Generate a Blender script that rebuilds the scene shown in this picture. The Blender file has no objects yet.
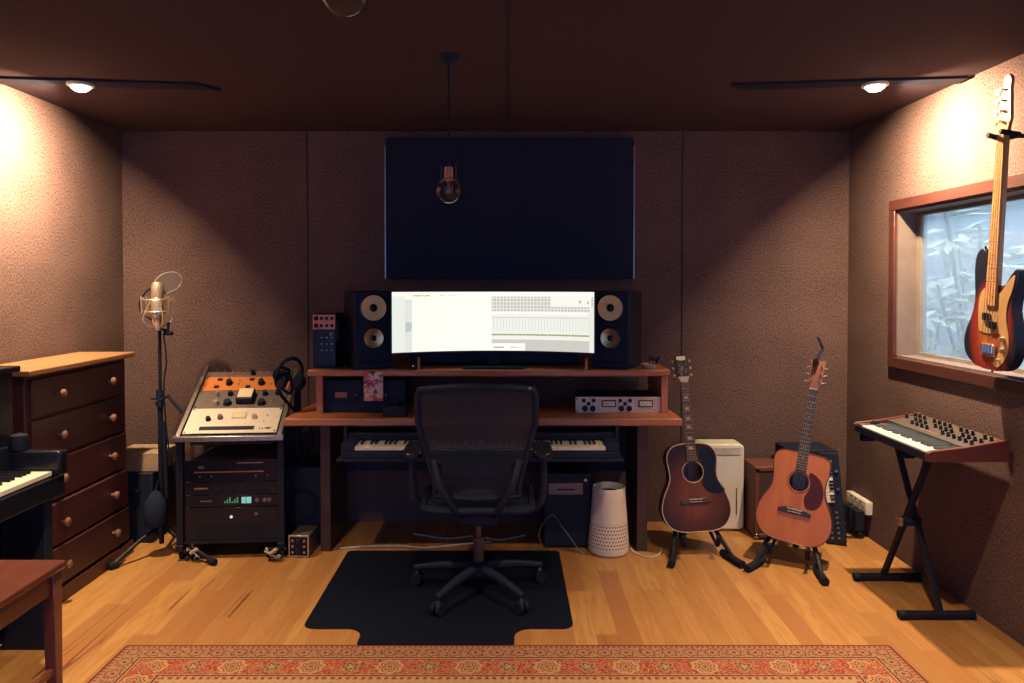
import bpy, bmesh, math, random
from mathutils import Vector, Matrix, Euler
random.seed(7)
C = bpy.context.scene.collection
PI = math.pi
R = math.radians
sc = bpy.context.scene

# ------------------------------------------------------------------ mesh builder
class MB:
    def __init__(s, M=None):
        s.v = []; s.f = []; s.M = M or Matrix()
    def add(s, vs, fs, M=None):
        n = len(s.v); T = s.M @ M if M is not None else s.M
        s.v += [T @ Vector(p) for p in vs]
        s.f += [tuple(n + i for i in f) for f in fs]
        return s
    def b(s, x0, x1, y0, y1, z0, z1, M=None):
        vs = [(x, y, z) for z in (z0, z1) for y in (y0, y1) for x in (x0, x1)]
        return s.add(vs, [(0,2,3,1),(4,5,7,6),(0,1,5,4),(2,6,7,3),(0,4,6,2),(1,3,7,5)], M)
    def cyl(s, p0, p1, r0, r1=None, seg=16, M=None):
        if r1 is None: r1 = r0
        p0 = Vector(p0); p1 = Vector(p1); d = (p1 - p0).normalized()
        a = d.orthogonal().normalized(); c = d.cross(a)
        vs = []
        for p, r in ((p0, r0), (p1, r1)):
            for i in range(seg):
                t = 2*PI*i/seg
                vs.append(p + a*(r*math.cos(t)) + c*(r*math.sin(t)))
        fs = [(i, (i+1) % seg, seg + (i+1) % seg, seg + i) for i in range(seg)]
        fs += [tuple(range(seg-1, -1, -1)), tuple(range(seg, 2*seg))]
        return s.add(vs, fs, M)
    def tube(s, pts, r, seg=8, smooth=0, closed=False, M=None):
        P = [Vector(p) for p in pts]
        if smooth: P = catmull(P, smooth, closed)
        n = len(P); rs = r if isinstance(r, (list, tuple)) else None
        vs = []; a = None
        for i, p in enumerate(P):
            if closed: d = P[(i+1) % n] - P[i-1]
            else: d = P[min(i+1, n-1)] - P[max(i-1, 0)]
            if d.length < 1e-9: d = Vector((0, 0, 1))
            d.normalize()
            if a is None: a = d.orthogonal().normalized()
            else:
                a = a - d*a.dot(d)
                a = a.normalized() if a.length > 1e-6 else d.orthogonal().normalized()
            c = d.cross(a)
            if rs:
                q = i/(n-1)*(len(rs)-1); k = min(int(q), len(rs)-2); rr = rs[k]*(1-(q-k)) + rs[k+1]*(q-k)
            else: rr = r
            for j in range(seg):
                t = 2*PI*j/seg
                vs.append(p + a*(rr*math.cos(t)) + c*(rr*math.sin(t)))
        fs = []
        for i in range(n if closed else n-1):
            for j in range(seg):
                k = (i+1) % n
                fs.append((i*seg+j, i*seg+(j+1) % seg, k*seg+(j+1) % seg, k*seg+j))
        if not closed:
            fs += [tuple(range(seg-1, -1, -1)), tuple(range((n-1)*seg, n*seg))]
        return s.add(vs, fs, M)
    def prism(s, poly, y0, y1, M=None):            # poly in (x,z), extruded along y
        n = len(poly)
        vs = [(x, y0, z) for x, z in poly] + [(x, y1, z) for x, z in poly]
        fs = [tuple(range(n)), tuple(range(2*n-1, n-1, -1))] + [(i, i+n, (i+1) % n + n, (i+1) % n) for i in range(n)]
        return s.add(vs, fs, M)
    def prismz(s, poly, z0, z1, M=None):           # poly in (x,y)
        n = len(poly)
        vs = [(x, y, z0) for x, y in poly] + [(x, y, z1) for x, y in poly]
        fs = [tuple(range(n-1, -1, -1)), tuple(range(n, 2*n))] + [(i, (i+1) % n, (i+1) % n + n, i+n) for i in range(n)]
        return s.add(vs, fs, M)
    def lathe(s, prof, c=(0,0,0), axis='z', seg=24, M=None):
        vs = []; n = len(prof)
        for r, h in prof:
            for j in range(seg):
                t = 2*PI*j/seg; a = max(r, 1e-5)*math.cos(t); b_ = max(r, 1e-5)*math.sin(t)
                if axis == 'z': q = (a, b_, h)
                elif axis == 'y': q = (a, h, -b_)
                else: q = (h, a, b_)
                vs.append((q[0]+c[0], q[1]+c[1], q[2]+c[2]))
        fs = [(i*seg+j, i*seg+(j+1) % seg, (i+1)*seg+(j+1) % seg, (i+1)*seg+j) for i in range(n-1) for j in range(seg)]
        return s.add(vs, fs, M)
    def ring(s, outer, inner, y0, y1, M=None):     # plate in xz with a hole
        bm = bmesh.new()
        lo = [bm.verts.new((x, y0, z)) for x, z in outer]; li = [bm.verts.new((x, y0, z)) for x, z in inner]
        es = [bm.edges.new((L[i], L[(i+1) % len(L)])) for L in (lo, li) for i in range(len(L))]
        bmesh.ops.triangle_fill(bm, use_beauty=True, use_dissolve=False, edges=es)
        bm.verts.ensure_lookup_table(); bm.verts.index_update()
        vs = [v.co.copy() for v in bm.verts]; fs = [tuple(v.index for v in f.verts) for f in bm.faces]; n = len(vs)
        bm.free()
        vs2 = vs + [Vector((v.x, y1, v.z)) for v in vs]
        f2 = fs + [tuple(i+n for i in reversed(f)) for f in fs]
        for off, L in ((0, len(outer)), (len(outer), len(inner))):
            f2 += [(off+i, off+(i+1) % L, off+(i+1) % L+n, off+i+n) for i in range(L)]
        return s.add(vs2, f2, M)
    def build(s, name, m, parent=None, bevel=0, smooth=None, seg=2, uv=None):
        me = bpy.data.meshes.new(name); me.from_pydata(s.v, [], s.f)
        bm = bmesh.new(); bm.from_mesh(me); bmesh.ops.recalc_face_normals(bm, faces=bm.faces)
        sm = smooth if smooth is not None else 35
        for e in bm.edges:
            if len(e.link_faces) == 2: e.smooth = e.calc_face_angle(0) < R(sm)
        for f in bm.faces: f.smooth = True
        bm.to_mesh(me); bm.free()
        o = bpy.data.objects.new(name, me); C.objects.link(o)
        me.materials.append(m)
        if parent: o.parent = parent
        if bevel:
            mo = o.modifiers.new('bevel', 'BEVEL'); mo.width = bevel; mo.segments = seg; mo.limit_method = 'ANGLE'; mo.angle_limit = R(40)
            mo.harden_normals = False
        return o

def catmull(P, k, closed=False):
    n = len(P); out = []
    rng = range(n if closed else n-1)
    for i in rng:
        if closed: a, b, c, d = P[i-1], P[i], P[(i+1) % n], P[(i+2) % n]
        else: a, b, c, d = P[max(i-1, 0)], P[i], P[i+1], P[min(i+2, n-1)]
        for j in range(k):
            t = j/k
            out.append(0.5*((2*b) + (c-a)*t + (2*a-5*b+4*c-d)*t*t + (3*b-a-3*c+d)*t*t*t))
    if not closed: out.append(P[-1])
    return out
def smooth2(pts, k=5, closed=True):
    return [(v.x, v.y) for v in catmull([Vector((p[0], p[1], 0)) for p in pts], k, closed)]
def circle(cx, cz, r, n=32): return [(cx+r*math.cos(2*PI*i/n), cz+r*math.sin(2*PI*i/n)) for i in range(n)]
def rrect(x0, x1, y0, y1, r, n=5):
    out = []
    for cx, cy, a0 in ((x1-r, y1-r, 0), (x0+r, y1-r, 90), (x0+r, y0+r, 180), (x1-r, y0+r, 270)):
        for i in range(n+1):
            a = R(a0 + 90*i/n); out.append((cx+r*math.cos(a), cy+r*math.sin(a)))
    return out

def tag(o, label=None, cat=None, group=None, kind=None):
    if label: o['label'] = label
    if cat: o['category'] = cat
    if group: o['group'] = group
    if kind: o['kind'] = kind
    return o
def thing(name, label, cat, loc=(0,0,0), rot=(0,0,0), group=None):
    o = bpy.data.objects.new(name, None); C.objects.link(o); o.location = loc; o.rotation_euler = rot
    o.empty_display_size = .05
    return tag(o, label, cat, group)
def struct(o): o['kind'] = 'structure'; return o

# ------------------------------------------------------------------ node helpers
class E:                                            # a node socket with arithmetic
    def __init__(s, nt, sock): s.nt = nt; s.s = sock
    def _m(s, op, *a):
        n = s.nt.nodes.new('ShaderNodeMath'); n.operation = op
        for i, x in enumerate((s,)+a):
            if isinstance(x, E): s.nt.links.new(x.s, n.inputs[i])
            else: n.inputs[i].default_value = x
        return E(s.nt, n.outputs[0])
    def __add__(s, o): return s._m('ADD', o)
    def __radd__(s, o): return s._m('ADD', o)
    def __sub__(s, o): return s._m('SUBTRACT', o)
    def __rsub__(s, o): return (s*-1)+o
    def __mul__(s, o): return s._m('MULTIPLY', o)
    def __rmul__(s, o): return s._m('MULTIPLY', o)
    def __truediv__(s, o): return s._m('DIVIDE', o)
    def gt(s, o): return s._m('GREATER_THAN', o)
    def lt(s, o): return s._m('LESS_THAN', o)
    def min(s, o): return s._m('MINIMUM', o)
    def max(s, o): return s._m('MAXIMUM', o)
    def abs(s): return s._m('ABSOLUTE')
    def sin(s): return s._m('SINE')
    def cos(s): return s._m('COSINE')
    def floor(s): return s._m('FLOOR')
    def frac(s): return s._m('FRACT')
    def sqrt(s): return s._m('SQRT')
    def atan2(s, o): return s._m('ARCTAN2', o)
    def smooth(s, a, b):
        n = s.nt.nodes.new('ShaderNodeMapRange'); n.interpolation_type = 'SMOOTHSTEP'
        s.nt.links.new(s.s, n.inputs[0]); n.inputs[1].default_value = a; n.inputs[2].default_value = b
        return E(s.nt, n.outputs[0])
    def between(s, a, b): return s.gt(a)*s.lt(b)
def coords(nt, which='Object'):
    t = nt.nodes.new('ShaderNodeTexCoord'); x = nt.nodes.new('ShaderNodeSeparateXYZ'); nt.links.new(t.outputs[which], x.inputs[0])
    return [E(nt, x.outputs[i]) for i in range(3)]
def combine(nt, x, y, z):
    n = nt.nodes.new('ShaderNodeCombineXYZ')
    for i, a in enumerate((x, y, z)):
        if isinstance(a, E): nt.links.new(a.s, n.inputs[i])
        else: n.inputs[i].default_value = a
    return n.outputs[0]
def noise(nt, vec, scale, detail=4, rough=.55, dist=0):
    n = nt.nodes.new('ShaderNodeTexNoise'); n.inputs['Scale'].default_value = scale; n.inputs['Detail'].default_value = detail
    n.inputs['Roughness'].default_value = rough; n.inputs['Distortion'].default_value = dist
    if vec is not None: nt.links.new(vec, n.inputs['Vector'])
    return E(nt, n.outputs[0])
def mixc(nt, f, a, b):
    n = nt.nodes.new('ShaderNodeMix'); n.data_type = 'RGBA'
    if isinstance(f, E): nt.links.new(f.s, n.inputs[0])
    else: n.inputs[0].default_value = f
    for i, x in ((6, a), (7, b)):
        if isinstance(x, tuple): n.inputs[i].default_value = (*x, 1)[:4]
        else: nt.links.new(x, n.inputs[i])
    return n.outputs[2]
def newmat(name):
    m = bpy.data.materials.new(name); m.use_nodes = True
    return m, m.node_tree, m.node_tree.nodes['Principled BSDF']
def bump(nt, bs, h, strength=.3, dist=.01):
    n = nt.nodes.new('ShaderNodeBump'); n.inputs['Strength'].default_value = strength; n.inputs['Distance'].default_value = dist
    nt.links.new(h.s, n.inputs['Height']); nt.links.new(n.outputs[0], bs.inputs['Normal'])
def pm(name, c, c2=None, scale=30, rough=.5, metal=0, bmp=0, stretch=(1,1,1), coat=0, spec=.5, trans=0):
    m, nt, bs = newmat(name)
    x, y, z = coords(nt)
    v = combine(nt, x*stretch[0], y*stretch[1], z*stretch[2])
    n = noise(nt, v, scale)
    if c2 is None: c2 = tuple(k*.8 for k in c)
    nt.links.new(mixc(nt, n.smooth(.3, .7), c, c2), bs.inputs['Base Color'])
    bs.inputs['Roughness'].default_value = rough; bs.inputs['Metallic'].default_value = metal
    bs.inputs['Coat Weight'].default_value = coat; bs.inputs['Specular IOR Level'].default_value = spec
    bs.inputs['Transmission Weight'].default_value = trans
    if bmp: bump(nt, bs, n, bmp, .004)
    return m
def emit(name, c, s):
    m, nt, bs = newmat(name)
    bs.inputs['Base Color'].default_value = (*c, 1); bs.inputs['Emission Color'].default_value = (*c, 1)
    x, y, z = coords(nt); n = noise(nt, None, 5)
    k = n*.02 + s; nt.links.new(k.s, bs.inputs['Emission Strength'])
    return m

SHADOW_NAVY = (.014, .020, .042)  # blue tone of lifted shadows, put into the black base colours
M = {}
M['black'] = pm('black_plastic', SHADOW_NAVY, (.011,.016,.034), 40, .55, spec=.2)
M['blackgloss'] = pm('black_gloss', (.010,.012,.022), (.008,.010,.018), 20, .25, spec=.3)
M['blackmetal'] = pm('black_powder_coat', (.012,.015,.028), (.009,.011,.02), 80, .5, .0, .1, spec=.25)
M['rubber'] = pm('black_rubber', (.012,.017,.032), (.010,.014,.026), 90, .8, 0, .2, spec=.15)
M['fabricblack'] = pm('black_cloth', (.018,.027,.055), (.015,.023,.047), 200, .95, 0, .3, spec=.1)
M['steel'] = pm('brushed_steel', (.55,.53,.50), (.42,.40,.38), 60, .32, .9, .05, (1,12,1))
M['silver'] = pm('silver_faceplate', (.80,.58,.42), (.72,.52,.38), 50, .45, .25, 0, (1,1,8))
M['cream'] = pm('cream_faceplate', (.72,.66,.55), (.66,.60,.50), 40, .5, .05)
M['greyface'] = pm('grey_faceplate', (.20,.17,.16), (.17,.145,.14), 30, .42, .5)
M['orangeface'] = pm('orange_faceplate', (.62,.20,.045), (.55,.17,.04), 40, .45)
M['white'] = pm('white_plastic', (.72,.70,.62), (.68,.66,.58), 12, .45)
M['ivory'] = pm('ivory_key', (.78,.74,.64), (.74,.70,.60), 30, .3)
M['chrome'] = pm('chrome', (.75,.72,.68), (.65,.62,.58), 30, .15, 1)
M['gold'] = pm('brass', (.72,.50,.22), (.6,.42,.18), 50, .3, .9)
M['champagne'] = pm('champagne_metal', (.66,.56,.42), (.55,.46,.34), 60, .35, .8)
M['copper'] = pm('copper', (.62,.30,.20), (.5,.24,.16), 50, .35, .8)
M['cablewhite'] = pm('white_cable_sheath', (.6,.56,.5), None, 30, .6)
M['conewhite'] = pm('woofer_cone_yellow', (.98,.70,.30), (.94,.66,.27), 25, .6)
M['pink'] = pm('pink_faceplate', (.80,.30,.19), (.72,.26,.17), 30, .5)
M['brass_knob'] = pm('wooden_knob', (.24,.13,.10), (.19,.10,.08), 60, .35)

def woodmat(name, c1, c2, c3, axis='x', scale=6, rough=.4, coat=0, streak=.5):
    m, nt, bs = newmat(name)
    x, y, z = coords(nt)
    k = {'x': (.12, 1, 1), 'y': (1, .12, 1), 'z': (1, 1, .12)}[axis]
    v = combine(nt, x*k[0], y*k[1], z*k[2])
    a = noise(nt, v, scale, 3, .5, .6); b = noise(nt, v, scale*9, 3, .6, .2)
    rings = ((a*26).sin()*.5+.5)
    c = mixc(nt, a.smooth(.35, .65), c1, c2)
    c = mixc(nt, rings*b.smooth(.35, .7)*streak, c, c3)
    nt.links.new(c, bs.inputs['Base Color']); bs.inputs['Roughness'].default_value = rough; bs.inputs['Coat Weight'].default_value = coat
    bump(nt, bs, b, .08, .003)
    return m
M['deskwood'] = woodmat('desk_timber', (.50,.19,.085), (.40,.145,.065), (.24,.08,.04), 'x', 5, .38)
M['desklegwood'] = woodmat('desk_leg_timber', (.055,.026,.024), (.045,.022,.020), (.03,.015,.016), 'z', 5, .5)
M['chesttop'] = woodmat('chest_lit_top_timber', (.36,.20,.10), (.31,.165,.08), (.23,.11,.05), 'y', 5, .35)  # lamp light falling on the chest top is put into this paler colour
M['chestbody'] = woodmat('chest_shaded_timber', (.066,.020,.026), (.052,.017,.023), (.034,.012,.018), 'y', 5, .45)  # base colour darkened to hold the shade on the chest front
M['benchwood'] = woodmat('bench_timber', (.17,.055,.040), (.13,.042,.034), (.08,.028,.026), 'y', 6, .22, .4)
M['framewood'] = woodmat('window_frame_timber', (.075,.025,.021), (.06,.021,.019), (.04,.014,.014), 'y', 5, .4)
M['synthwood'] = woodmat('synth_cheek_timber', (.115,.030,.026), (.095,.025,.022), (.12,.03,.02), 'y', 8, .4)
M['neckwood'] = woodmat('neck_mahogany', (.17,.05,.032), (.13,.04,.026), (.10,.035,.02), 'z', 10, .35)
M['maple'] = woodmat('maple_neck', (.62,.33,.13), (.55,.28,.11), (.42,.20,.08), 'z', 10, .3)
M['rosewood'] = woodmat('rosewood_fretboard', (.075,.035,.028), (.055,.026,.022), (.03,.016,.014), 'z', 14, .45)
M['ebony'] = woodmat('dark_fretboard', (.028,.022,.024), (.022,.018,.02), (.015,.012,.014), 'z', 14, .4)
M['sidewood'] = woodmat('guitar_side_timber', (.10,.032,.022), (.075,.025,.018), (.04,.016,.014), 'z', 8, .3)
M['spruce'] = woodmat('amber_spruce_top', (.44,.135,.036), (.39,.115,.032), (.32,.09,.027), 'z', 14, .4, 0, .35)
M['tortoise'] = pm('dark_red_pickguard', (.075,.016,.015), (.05,.011,.012), 60, .35, spec=.2)
M['bone'] = pm('bone', (.58,.47,.34), None, 60, .4)
M['peg'] = pm('floor_peg_wood', (.20,.10,.06), None, 30, .5)

# sunburst tops
def burst(name, cz, kx, kz, c_in, c_mid, c_out, r1, r2, gr=14):
    m, nt, bs = newmat(name)
    x, y, z = coords(nt)
    d = ((x*kx)*(x*kx) + ((z-cz)*kz)*((z-cz)*kz)).sqrt()
    g = noise(nt, combine(nt, x*1, y*1, z*.08), gr*6, 2)
    a = mixc(nt, d.smooth(r1*.35, r1), c_in, c_mid)
    a = mixc(nt, d.smooth(r1, r2), a, c_out)
    a = mixc(nt, g.smooth(.4, .7)*.18, a, (c_out[0], c_out[1], c_out[2]))
    nt.links.new(a, bs.inputs['Base Color']); bs.inputs['Roughness'].default_value = .38; bs.inputs['Specular IOR Level'].default_value = .25
    return m
M['burst_acoustic'] = burst('brown_sunburst_top', .21, 4.6, 3.6, (.16,.046,.026), (.075,.024,.018), (.022,.010,.010), .62, 1.0)
M['burst_bass'] = burst('red_sunburst_body', .16, 5.4, 3.4, (.36,.10,.035), (.20,.022,.02), (.010,.012,.024), .55, .80)

# fabric wall
def wallmat(name, axis):
    m, nt, bs = newmat(name)
    x, y, z = coords(nt)
    u = x if axis == 'x' else y
    v = combine(nt, u, 0, z)
    n1 = noise(nt, combine(nt, u*1.5, 0, z*.8), 120, 3, .75); n2 = noise(nt, combine(nt, u*5, 0, z*40), 12, 3, .6); n3 = noise(nt, v, 3, 3, .5)
    f = (n1*.72 + n2*.18 + n3*.10)
    c = mixc(nt, f.smooth(.36, .64), (.042,.027,.030), (.200,.130,.118))
    nt.links.new(c, bs.inputs['Base Color']); bs.inputs['Roughness'].default_value = .95; bs.inputs['Specular IOR Level'].default_value = .05
    bump(nt, bs, n1, .3, .003)
    return m
M['wall_x'] = wallmat('woven_fabric_wall', 'x'); M['wall_y'] = wallmat('woven_fabric_wall_side', 'y')
M['ceiling'] = pm('ceiling_board', (.075,.050,.058), (.062,.042,.05), 60, .9, 0, .15, spec=.1)
M['gap'] = pm('shadow_gap', (.02,.016,.02), None, 30, .9)

# floor
def floormat():
    m, nt, bs = newmat('blond_hardwood_floor')
    x, y, z = coords(nt)
    W = .092
    px = x/W; row = px.floor()
    wn = nt.nodes.new('ShaderNodeTexWhiteNoise'); wn.noise_dimensions = '1D'; nt.links.new(row.s, wn.inputs['W'])
    off = E(nt, wn.outputs[0])
    py = (y + off*7.3)/1.55; col = py.floor()
    wn2 = nt.nodes.new('ShaderNodeTexWhiteNoise'); wn2.noise_dimensions = '2D'; nt.links.new(combine(nt, row, col, 0), wn2.inputs['Vector'])
    tone = E(nt, wn2.outputs[0])
    wn3 = nt.nodes.new('ShaderNodeTexWhiteNoise'); wn3.noise_dimensions = '2D'; nt.links.new(combine(nt, row+31, col+7, 0), wn3.inputs['Vector'])
    tone2 = E(nt, wn3.outputs[0])
    v = combine(nt, x + tone*9, y*.10 + tone2*5, tone*4)
    g = noise(nt, v, 9, 3, .55, .8); fine = noise(nt, v, 70, 3, .6)
    c = mixc(nt, tone.smooth(.0, 1.0), (.50,.275,.095), (.37,.180,.062))
    c = mixc(nt, tone2.smooth(.84, .97)*.6, c, (.30,.11,.042))
    c = mixc(nt, ((g*34).sin()*.5+.5).smooth(.35, 1)*.45, c, (.38,.155,.05))
    c = mixc(nt, noise(nt, combine(nt, x, y*.35, 1), 1.6, 3).smooth(.48, .68)*.40, c, (.36,.145,.055))
    c = mixc(nt, fine.smooth(.45, .75)*.40, c, (.30,.12,.045))
    # gum veins / knots
    kv = noise(nt, combine(nt, x*1 + tone2*13, y*.05 + tone*11, 0), 9, 1, .5, .5)
    vein = (kv-.5).abs().lt(.009)*noise(nt, combine(nt, x, y*.4, 3), 2.6, 1).smooth(.58, .66)
    c = mixc(nt, vein*.8, c, (.11,.035,.018))
    kn = nt.nodes.new('ShaderNodeTexVoronoi'); kn.inputs['Scale'].default_value = 2.1
    nt.links.new(combine(nt, x*3.4 + y*.3, y*.7, 0), kn.inputs['Vector'])
    kd = E(nt, kn.outputs['Distance'])
    c = mixc(nt, (1-kd.smooth(.02, .075))*.75, c, (.13,.04,.02))
    c = mixc(nt, (1-kd.smooth(.05, .22))*.35, c, (.30,.10,.035))
    fx = px.frac(); fy = py.frac()
    seam = (fx.lt(.012) + fx.gt(.988) + fy.lt(.0012)).min(1.0)
    c = mixc(nt, seam*.35, c, (.13,.05,.02))
    nt.links.new(c, bs.inputs['Base Color']); bs.inputs['Roughness'].default_value = .42
    bump(nt, bs, (1-seam), .2, .002)
    return m
M['floor'] = floormat()

# rug
def rugmat(hx, hy):
    m, nt, bs = newmat('persian_rug_pile')
    x, y, z = coords(nt)
    dx = hx - x.abs(); dy = hy - y.abs(); d = dx.min(dy)
    side = dx.lt(dy); u = y*side + x*(1-side)
    wob = noise(nt, combine(nt, x, y, 0), 60, 2)
    d2 = d + (wob-.5)*.008
    cream = (.43,.29,.15); red = (.32,.040,.030); dark = (.065,.026,.035); tan = (.33,.195,.11); blue=(.06,.05,.08)
    def rosette(per, dc, r, ph=0.0):                    # flower field: returns (radius, angle)
        uu = ((u/per + ph).frac() - .5)*per; vv = d - dc
        rr = (uu*uu + vv*vv).sqrt(); an = vv.atan2(uu)
        return rr/r, an
    # field ground and centre
    vor = nt.nodes.new('ShaderNodeTexVoronoi'); vor.inputs['Scale'].default_value = 26; vor.feature = 'DISTANCE_TO_EDGE'
    nt.links.new(combine(nt, x, y, 0), vor.inputs['Vector']); ve = E(nt, vor.outputs['Distance'])
    c = mixc(nt, ve.smooth(.06, .14), red, cream)
    # scrolling leaves in the bands
    sc1 = noise(nt, combine(nt, x, y, 0), 34, 1, .5, 2.2)
    scroll = (sc1-.5).abs().lt(.032); spots = noise(nt, combine(nt, x, y, 2), 85, 1).gt(.57)
    # A outermost minor border
    A = mixc(nt, spots*.9, tan, dark); A = mixc(nt, noise(nt, combine(nt, x, y, 7), 70, 1).gt(.56)*.7, A, red); A = mixc(nt, scroll*.7, A, cream)
    r1, a1 = rosette(.085, .062, .024)
    pet = r1 + (a1*6).sin()*.14
    A = mixc(nt, pet.lt(1.0), A, cream); A = mixc(nt, pet.between(.62, .82), A, red); A = mixc(nt, pet.lt(.35), A, dark)
    A = mixc(nt, pet.between(1.0, 1.2), A, dark)
    # B main red border
    B = mixc(nt, scroll, red, cream); B = mixc(nt, (sc1-.63).abs().lt(.018), B, cream); B = mixc(nt, noise(nt, combine(nt, x, y, 5), 60, 1).gt(.66), B, blue)
    r2, a2 = rosette(.30, .170, .044)
    p2 = r2 + (a2*8).sin()*.10
    B = mixc(nt, p2.lt(1.15), B, cream); B = mixc(nt, p2.between(.72, .86), B, red); B = mixc(nt, p2.between(.42, .55), B, dark); B = mixc(nt, p2.lt(.22), B, red)
    r3, a3 = rosette(.30, .170, .032, .5)
    p3 = r3 + (a3*5).cos()*.22
    B = mixc(nt, p3.lt(1.1), B, tan); B = mixc(nt, p3.between(.55, .75), B, dark); B = mixc(nt, p3.lt(.3), B, cream)
    # C inner guard
    Cc = mixc(nt, ((u*220).sin()).gt(0.1), cream, red); Cc = mixc(nt, spots*.6, Cc, dark)
    c = mixc(nt, d2.lt(.30), c, Cc)
    c = mixc(nt, d2.between(.262, .285), c, cream)
    c = mixc(nt, d2.lt(.245), c, cream); c = mixc(nt, d2.between(.232, .240), c, dark)
    c = mixc(nt, d2.lt(.228), c, B)
    c = mixc(nt, d2.lt(.118), c, red); c = mixc(nt, d2.lt(.112), c, cream); c = mixc(nt, d2.between(.098, .106), c, dark)
    c = mixc(nt, d2.lt(.095), c, A)
    c = mixc(nt, d2.lt(.030), c, tan); c = mixc(nt, d2.between(.012, .026)*((u*300).sin().gt(.0)), c, red)
    c = mixc(nt, d.lt(.011), c, (.09,.03,.035))
    pile = noise(nt, combine(nt, x, y, 0), 420, 1)
    c = mixc(nt, pile.smooth(.35, .7)*.35, c, (.20,.09,.06))
    nt.links.new(c, bs.inputs['Base Color']); bs.inputs['Roughness'].default_value = .95; bs.inputs['Specular IOR Level'].default_value = .05
    bump(nt, bs, pile, .5, .004)
    return m

# ------------------------------------------------------------------ camera
EYE = 1.467
cam = bpy.data.cameras.new('camera'); co = bpy.data.objects.new('camera', cam); C.objects.link(co)
co.location = (0, 0, EYE); co.rotation_euler = (PI/2 - R(1.2), 0, 0)
cam.sensor_width = 36; cam.lens = 740/1024*36; cam.shift_x = 4/1024; cam.shift_y = -42/1024
cam.clip_start = .02
sc.camera = co

# ------------------------------------------------------------------ room shell
XL, XR, YB, YF, H = -2.36, 2.086, 4.54, -1.3, 2.40
struct(MB().b(XL-.2, XR+.2, YF, YB+.2, -.1, 0).build('floor', M['floor']))
struct(MB().b(XL-.2, XR+.2, YF, YB+.2, H, H+.1).build('ceiling', M['ceiling']))
struct(MB().b(XL-.2, XR+.2, YB, YB+.15, 0, H).build('wall_back', M['wall_x']))
struct(MB().b(XL-.15, XL, YF, YB, 0, H).build('wall_left', M['wall_y']))
WY0, WY1, WZ0, WZ1 = 2.02, 3.965, 1.075, 1.86
mb = MB(); mb.b(XR, XR+.15, YF, WY0, 0, H); mb.b(XR, XR+.15, WY1, YB, 0, H); mb.b(XR, XR+.15, WY0, WY1, 0, WZ0); mb.b(XR, XR+.15, WY0, WY1, WZ1, H)
struct(mb.build('wall_right', M['wall_y']))
# panel joints
n = 1
def trim(mb):
    global n
    struct(mb.build('trim_%d' % n, M['gap'])); n += 1
for x in (-1.227, 1.067): trim(MB().b(x-.003, x+.003, YB-.004, YB+.001, 0, H))
for y in (3.26, 2.06): trim(MB().b(XL-.001, XL+.004, y-.003, y+.003, 0, H))
trim(MB().b(-.004, .004, YF, YB, H-.004, H+.001))

# window (frame, reveal lining, glass)
fr = MB(); t = .055
for (y0, y1, z0, z1) in ((WY0-t, WY1+t, WZ1, WZ1+t), (WY0-t, WY1+t, WZ0-t, WZ0), (WY0-t, WY0, WZ0, WZ1), (WY1, WY1+t, WZ0, WZ1)):
    fr.b(XR-.022, XR+.002, y0, y1, z0, z1)
win = struct(fr.build('window_1', M['framewood'], bevel=.003))
lining = pm('window_reveal', (.15,.115,.11), None, 10, .7)
mb = MB(); 
for (y0, y1, z0, z1) in ((WY0, WY1, WZ1-.012, WZ1), (WY0, WY1, WZ0, WZ0+.012), (WY0, WY0+.012, WZ0, WZ1), (WY1-.012, WY1, WZ0, WZ1)):
    mb.b(XR-.005, XR+.15, y0, y1, z0, z1)
mb.build('window_reveal', lining, win)
gm, nt, bs = newmat('hazed_glass')
for nd in list(nt.nodes):
    if nd.type == 'BSDF_PRINCIPLED': nt.nodes.remove(nd)
out = [nd for nd in nt.nodes if nd.type == 'OUTPUT_MATERIAL'][0]
tr = nt.nodes.new('ShaderNodeBsdfTransparent'); tl = nt.nodes.new('ShaderNodeBsdfTranslucent'); gl = nt.nodes.new('ShaderNodeBsdfGlossy')
gl.inputs['Roughness'].default_value = .08; tl.inputs['Color'].default_value = (.72,.80,.80,1)
x, y, z = coords(nt); hz = noise(nt, combine(nt, x, y, z), 5, 3)*.2 + .24
mx = nt.nodes.new('ShaderNodeMixShader'); nt.links.new(hz.s, mx.inputs[0]); nt.links.new(tr.outputs[0], mx.inputs[1]); nt.links.new(tl.outputs[0], mx.inputs[2])
m2 = nt.nodes.new('ShaderNodeMixShader'); m2.inputs[0].default_value = .06; nt.links.new(mx.outputs[0], m2.inputs[1]); nt.links.new(gl.outputs[0], m2.inputs[2])
nt.links.new(m2.outputs[0], out.inputs['Surface'])
MB().b(XR+.105, XR+.111, WY0+.012, WY1-.012, WZ0+.012, WZ1-.012).build('glass_pane', gm, win)
mb = MB(); mb.b(XR+.095, XR+.122, WY1-.05, WY1-.012, WZ0+.012, WZ1-.012); mb.b(XR+.095, XR+.122, WY0+.012, WY0+.05, WZ0+.012, WZ1-.012)
mb.b(XR+.095, XR+.122, WY0+.05, WY1-.05, WZ1-.03, WZ1-.012); mb.b(XR+.095, XR+.122, WY0+.05, WY1-.05, WZ0+.012, WZ0+.03)
mb.build('sash', pm('pale_sash', (.20,.18,.16), None, 10, .5), win)

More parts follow.
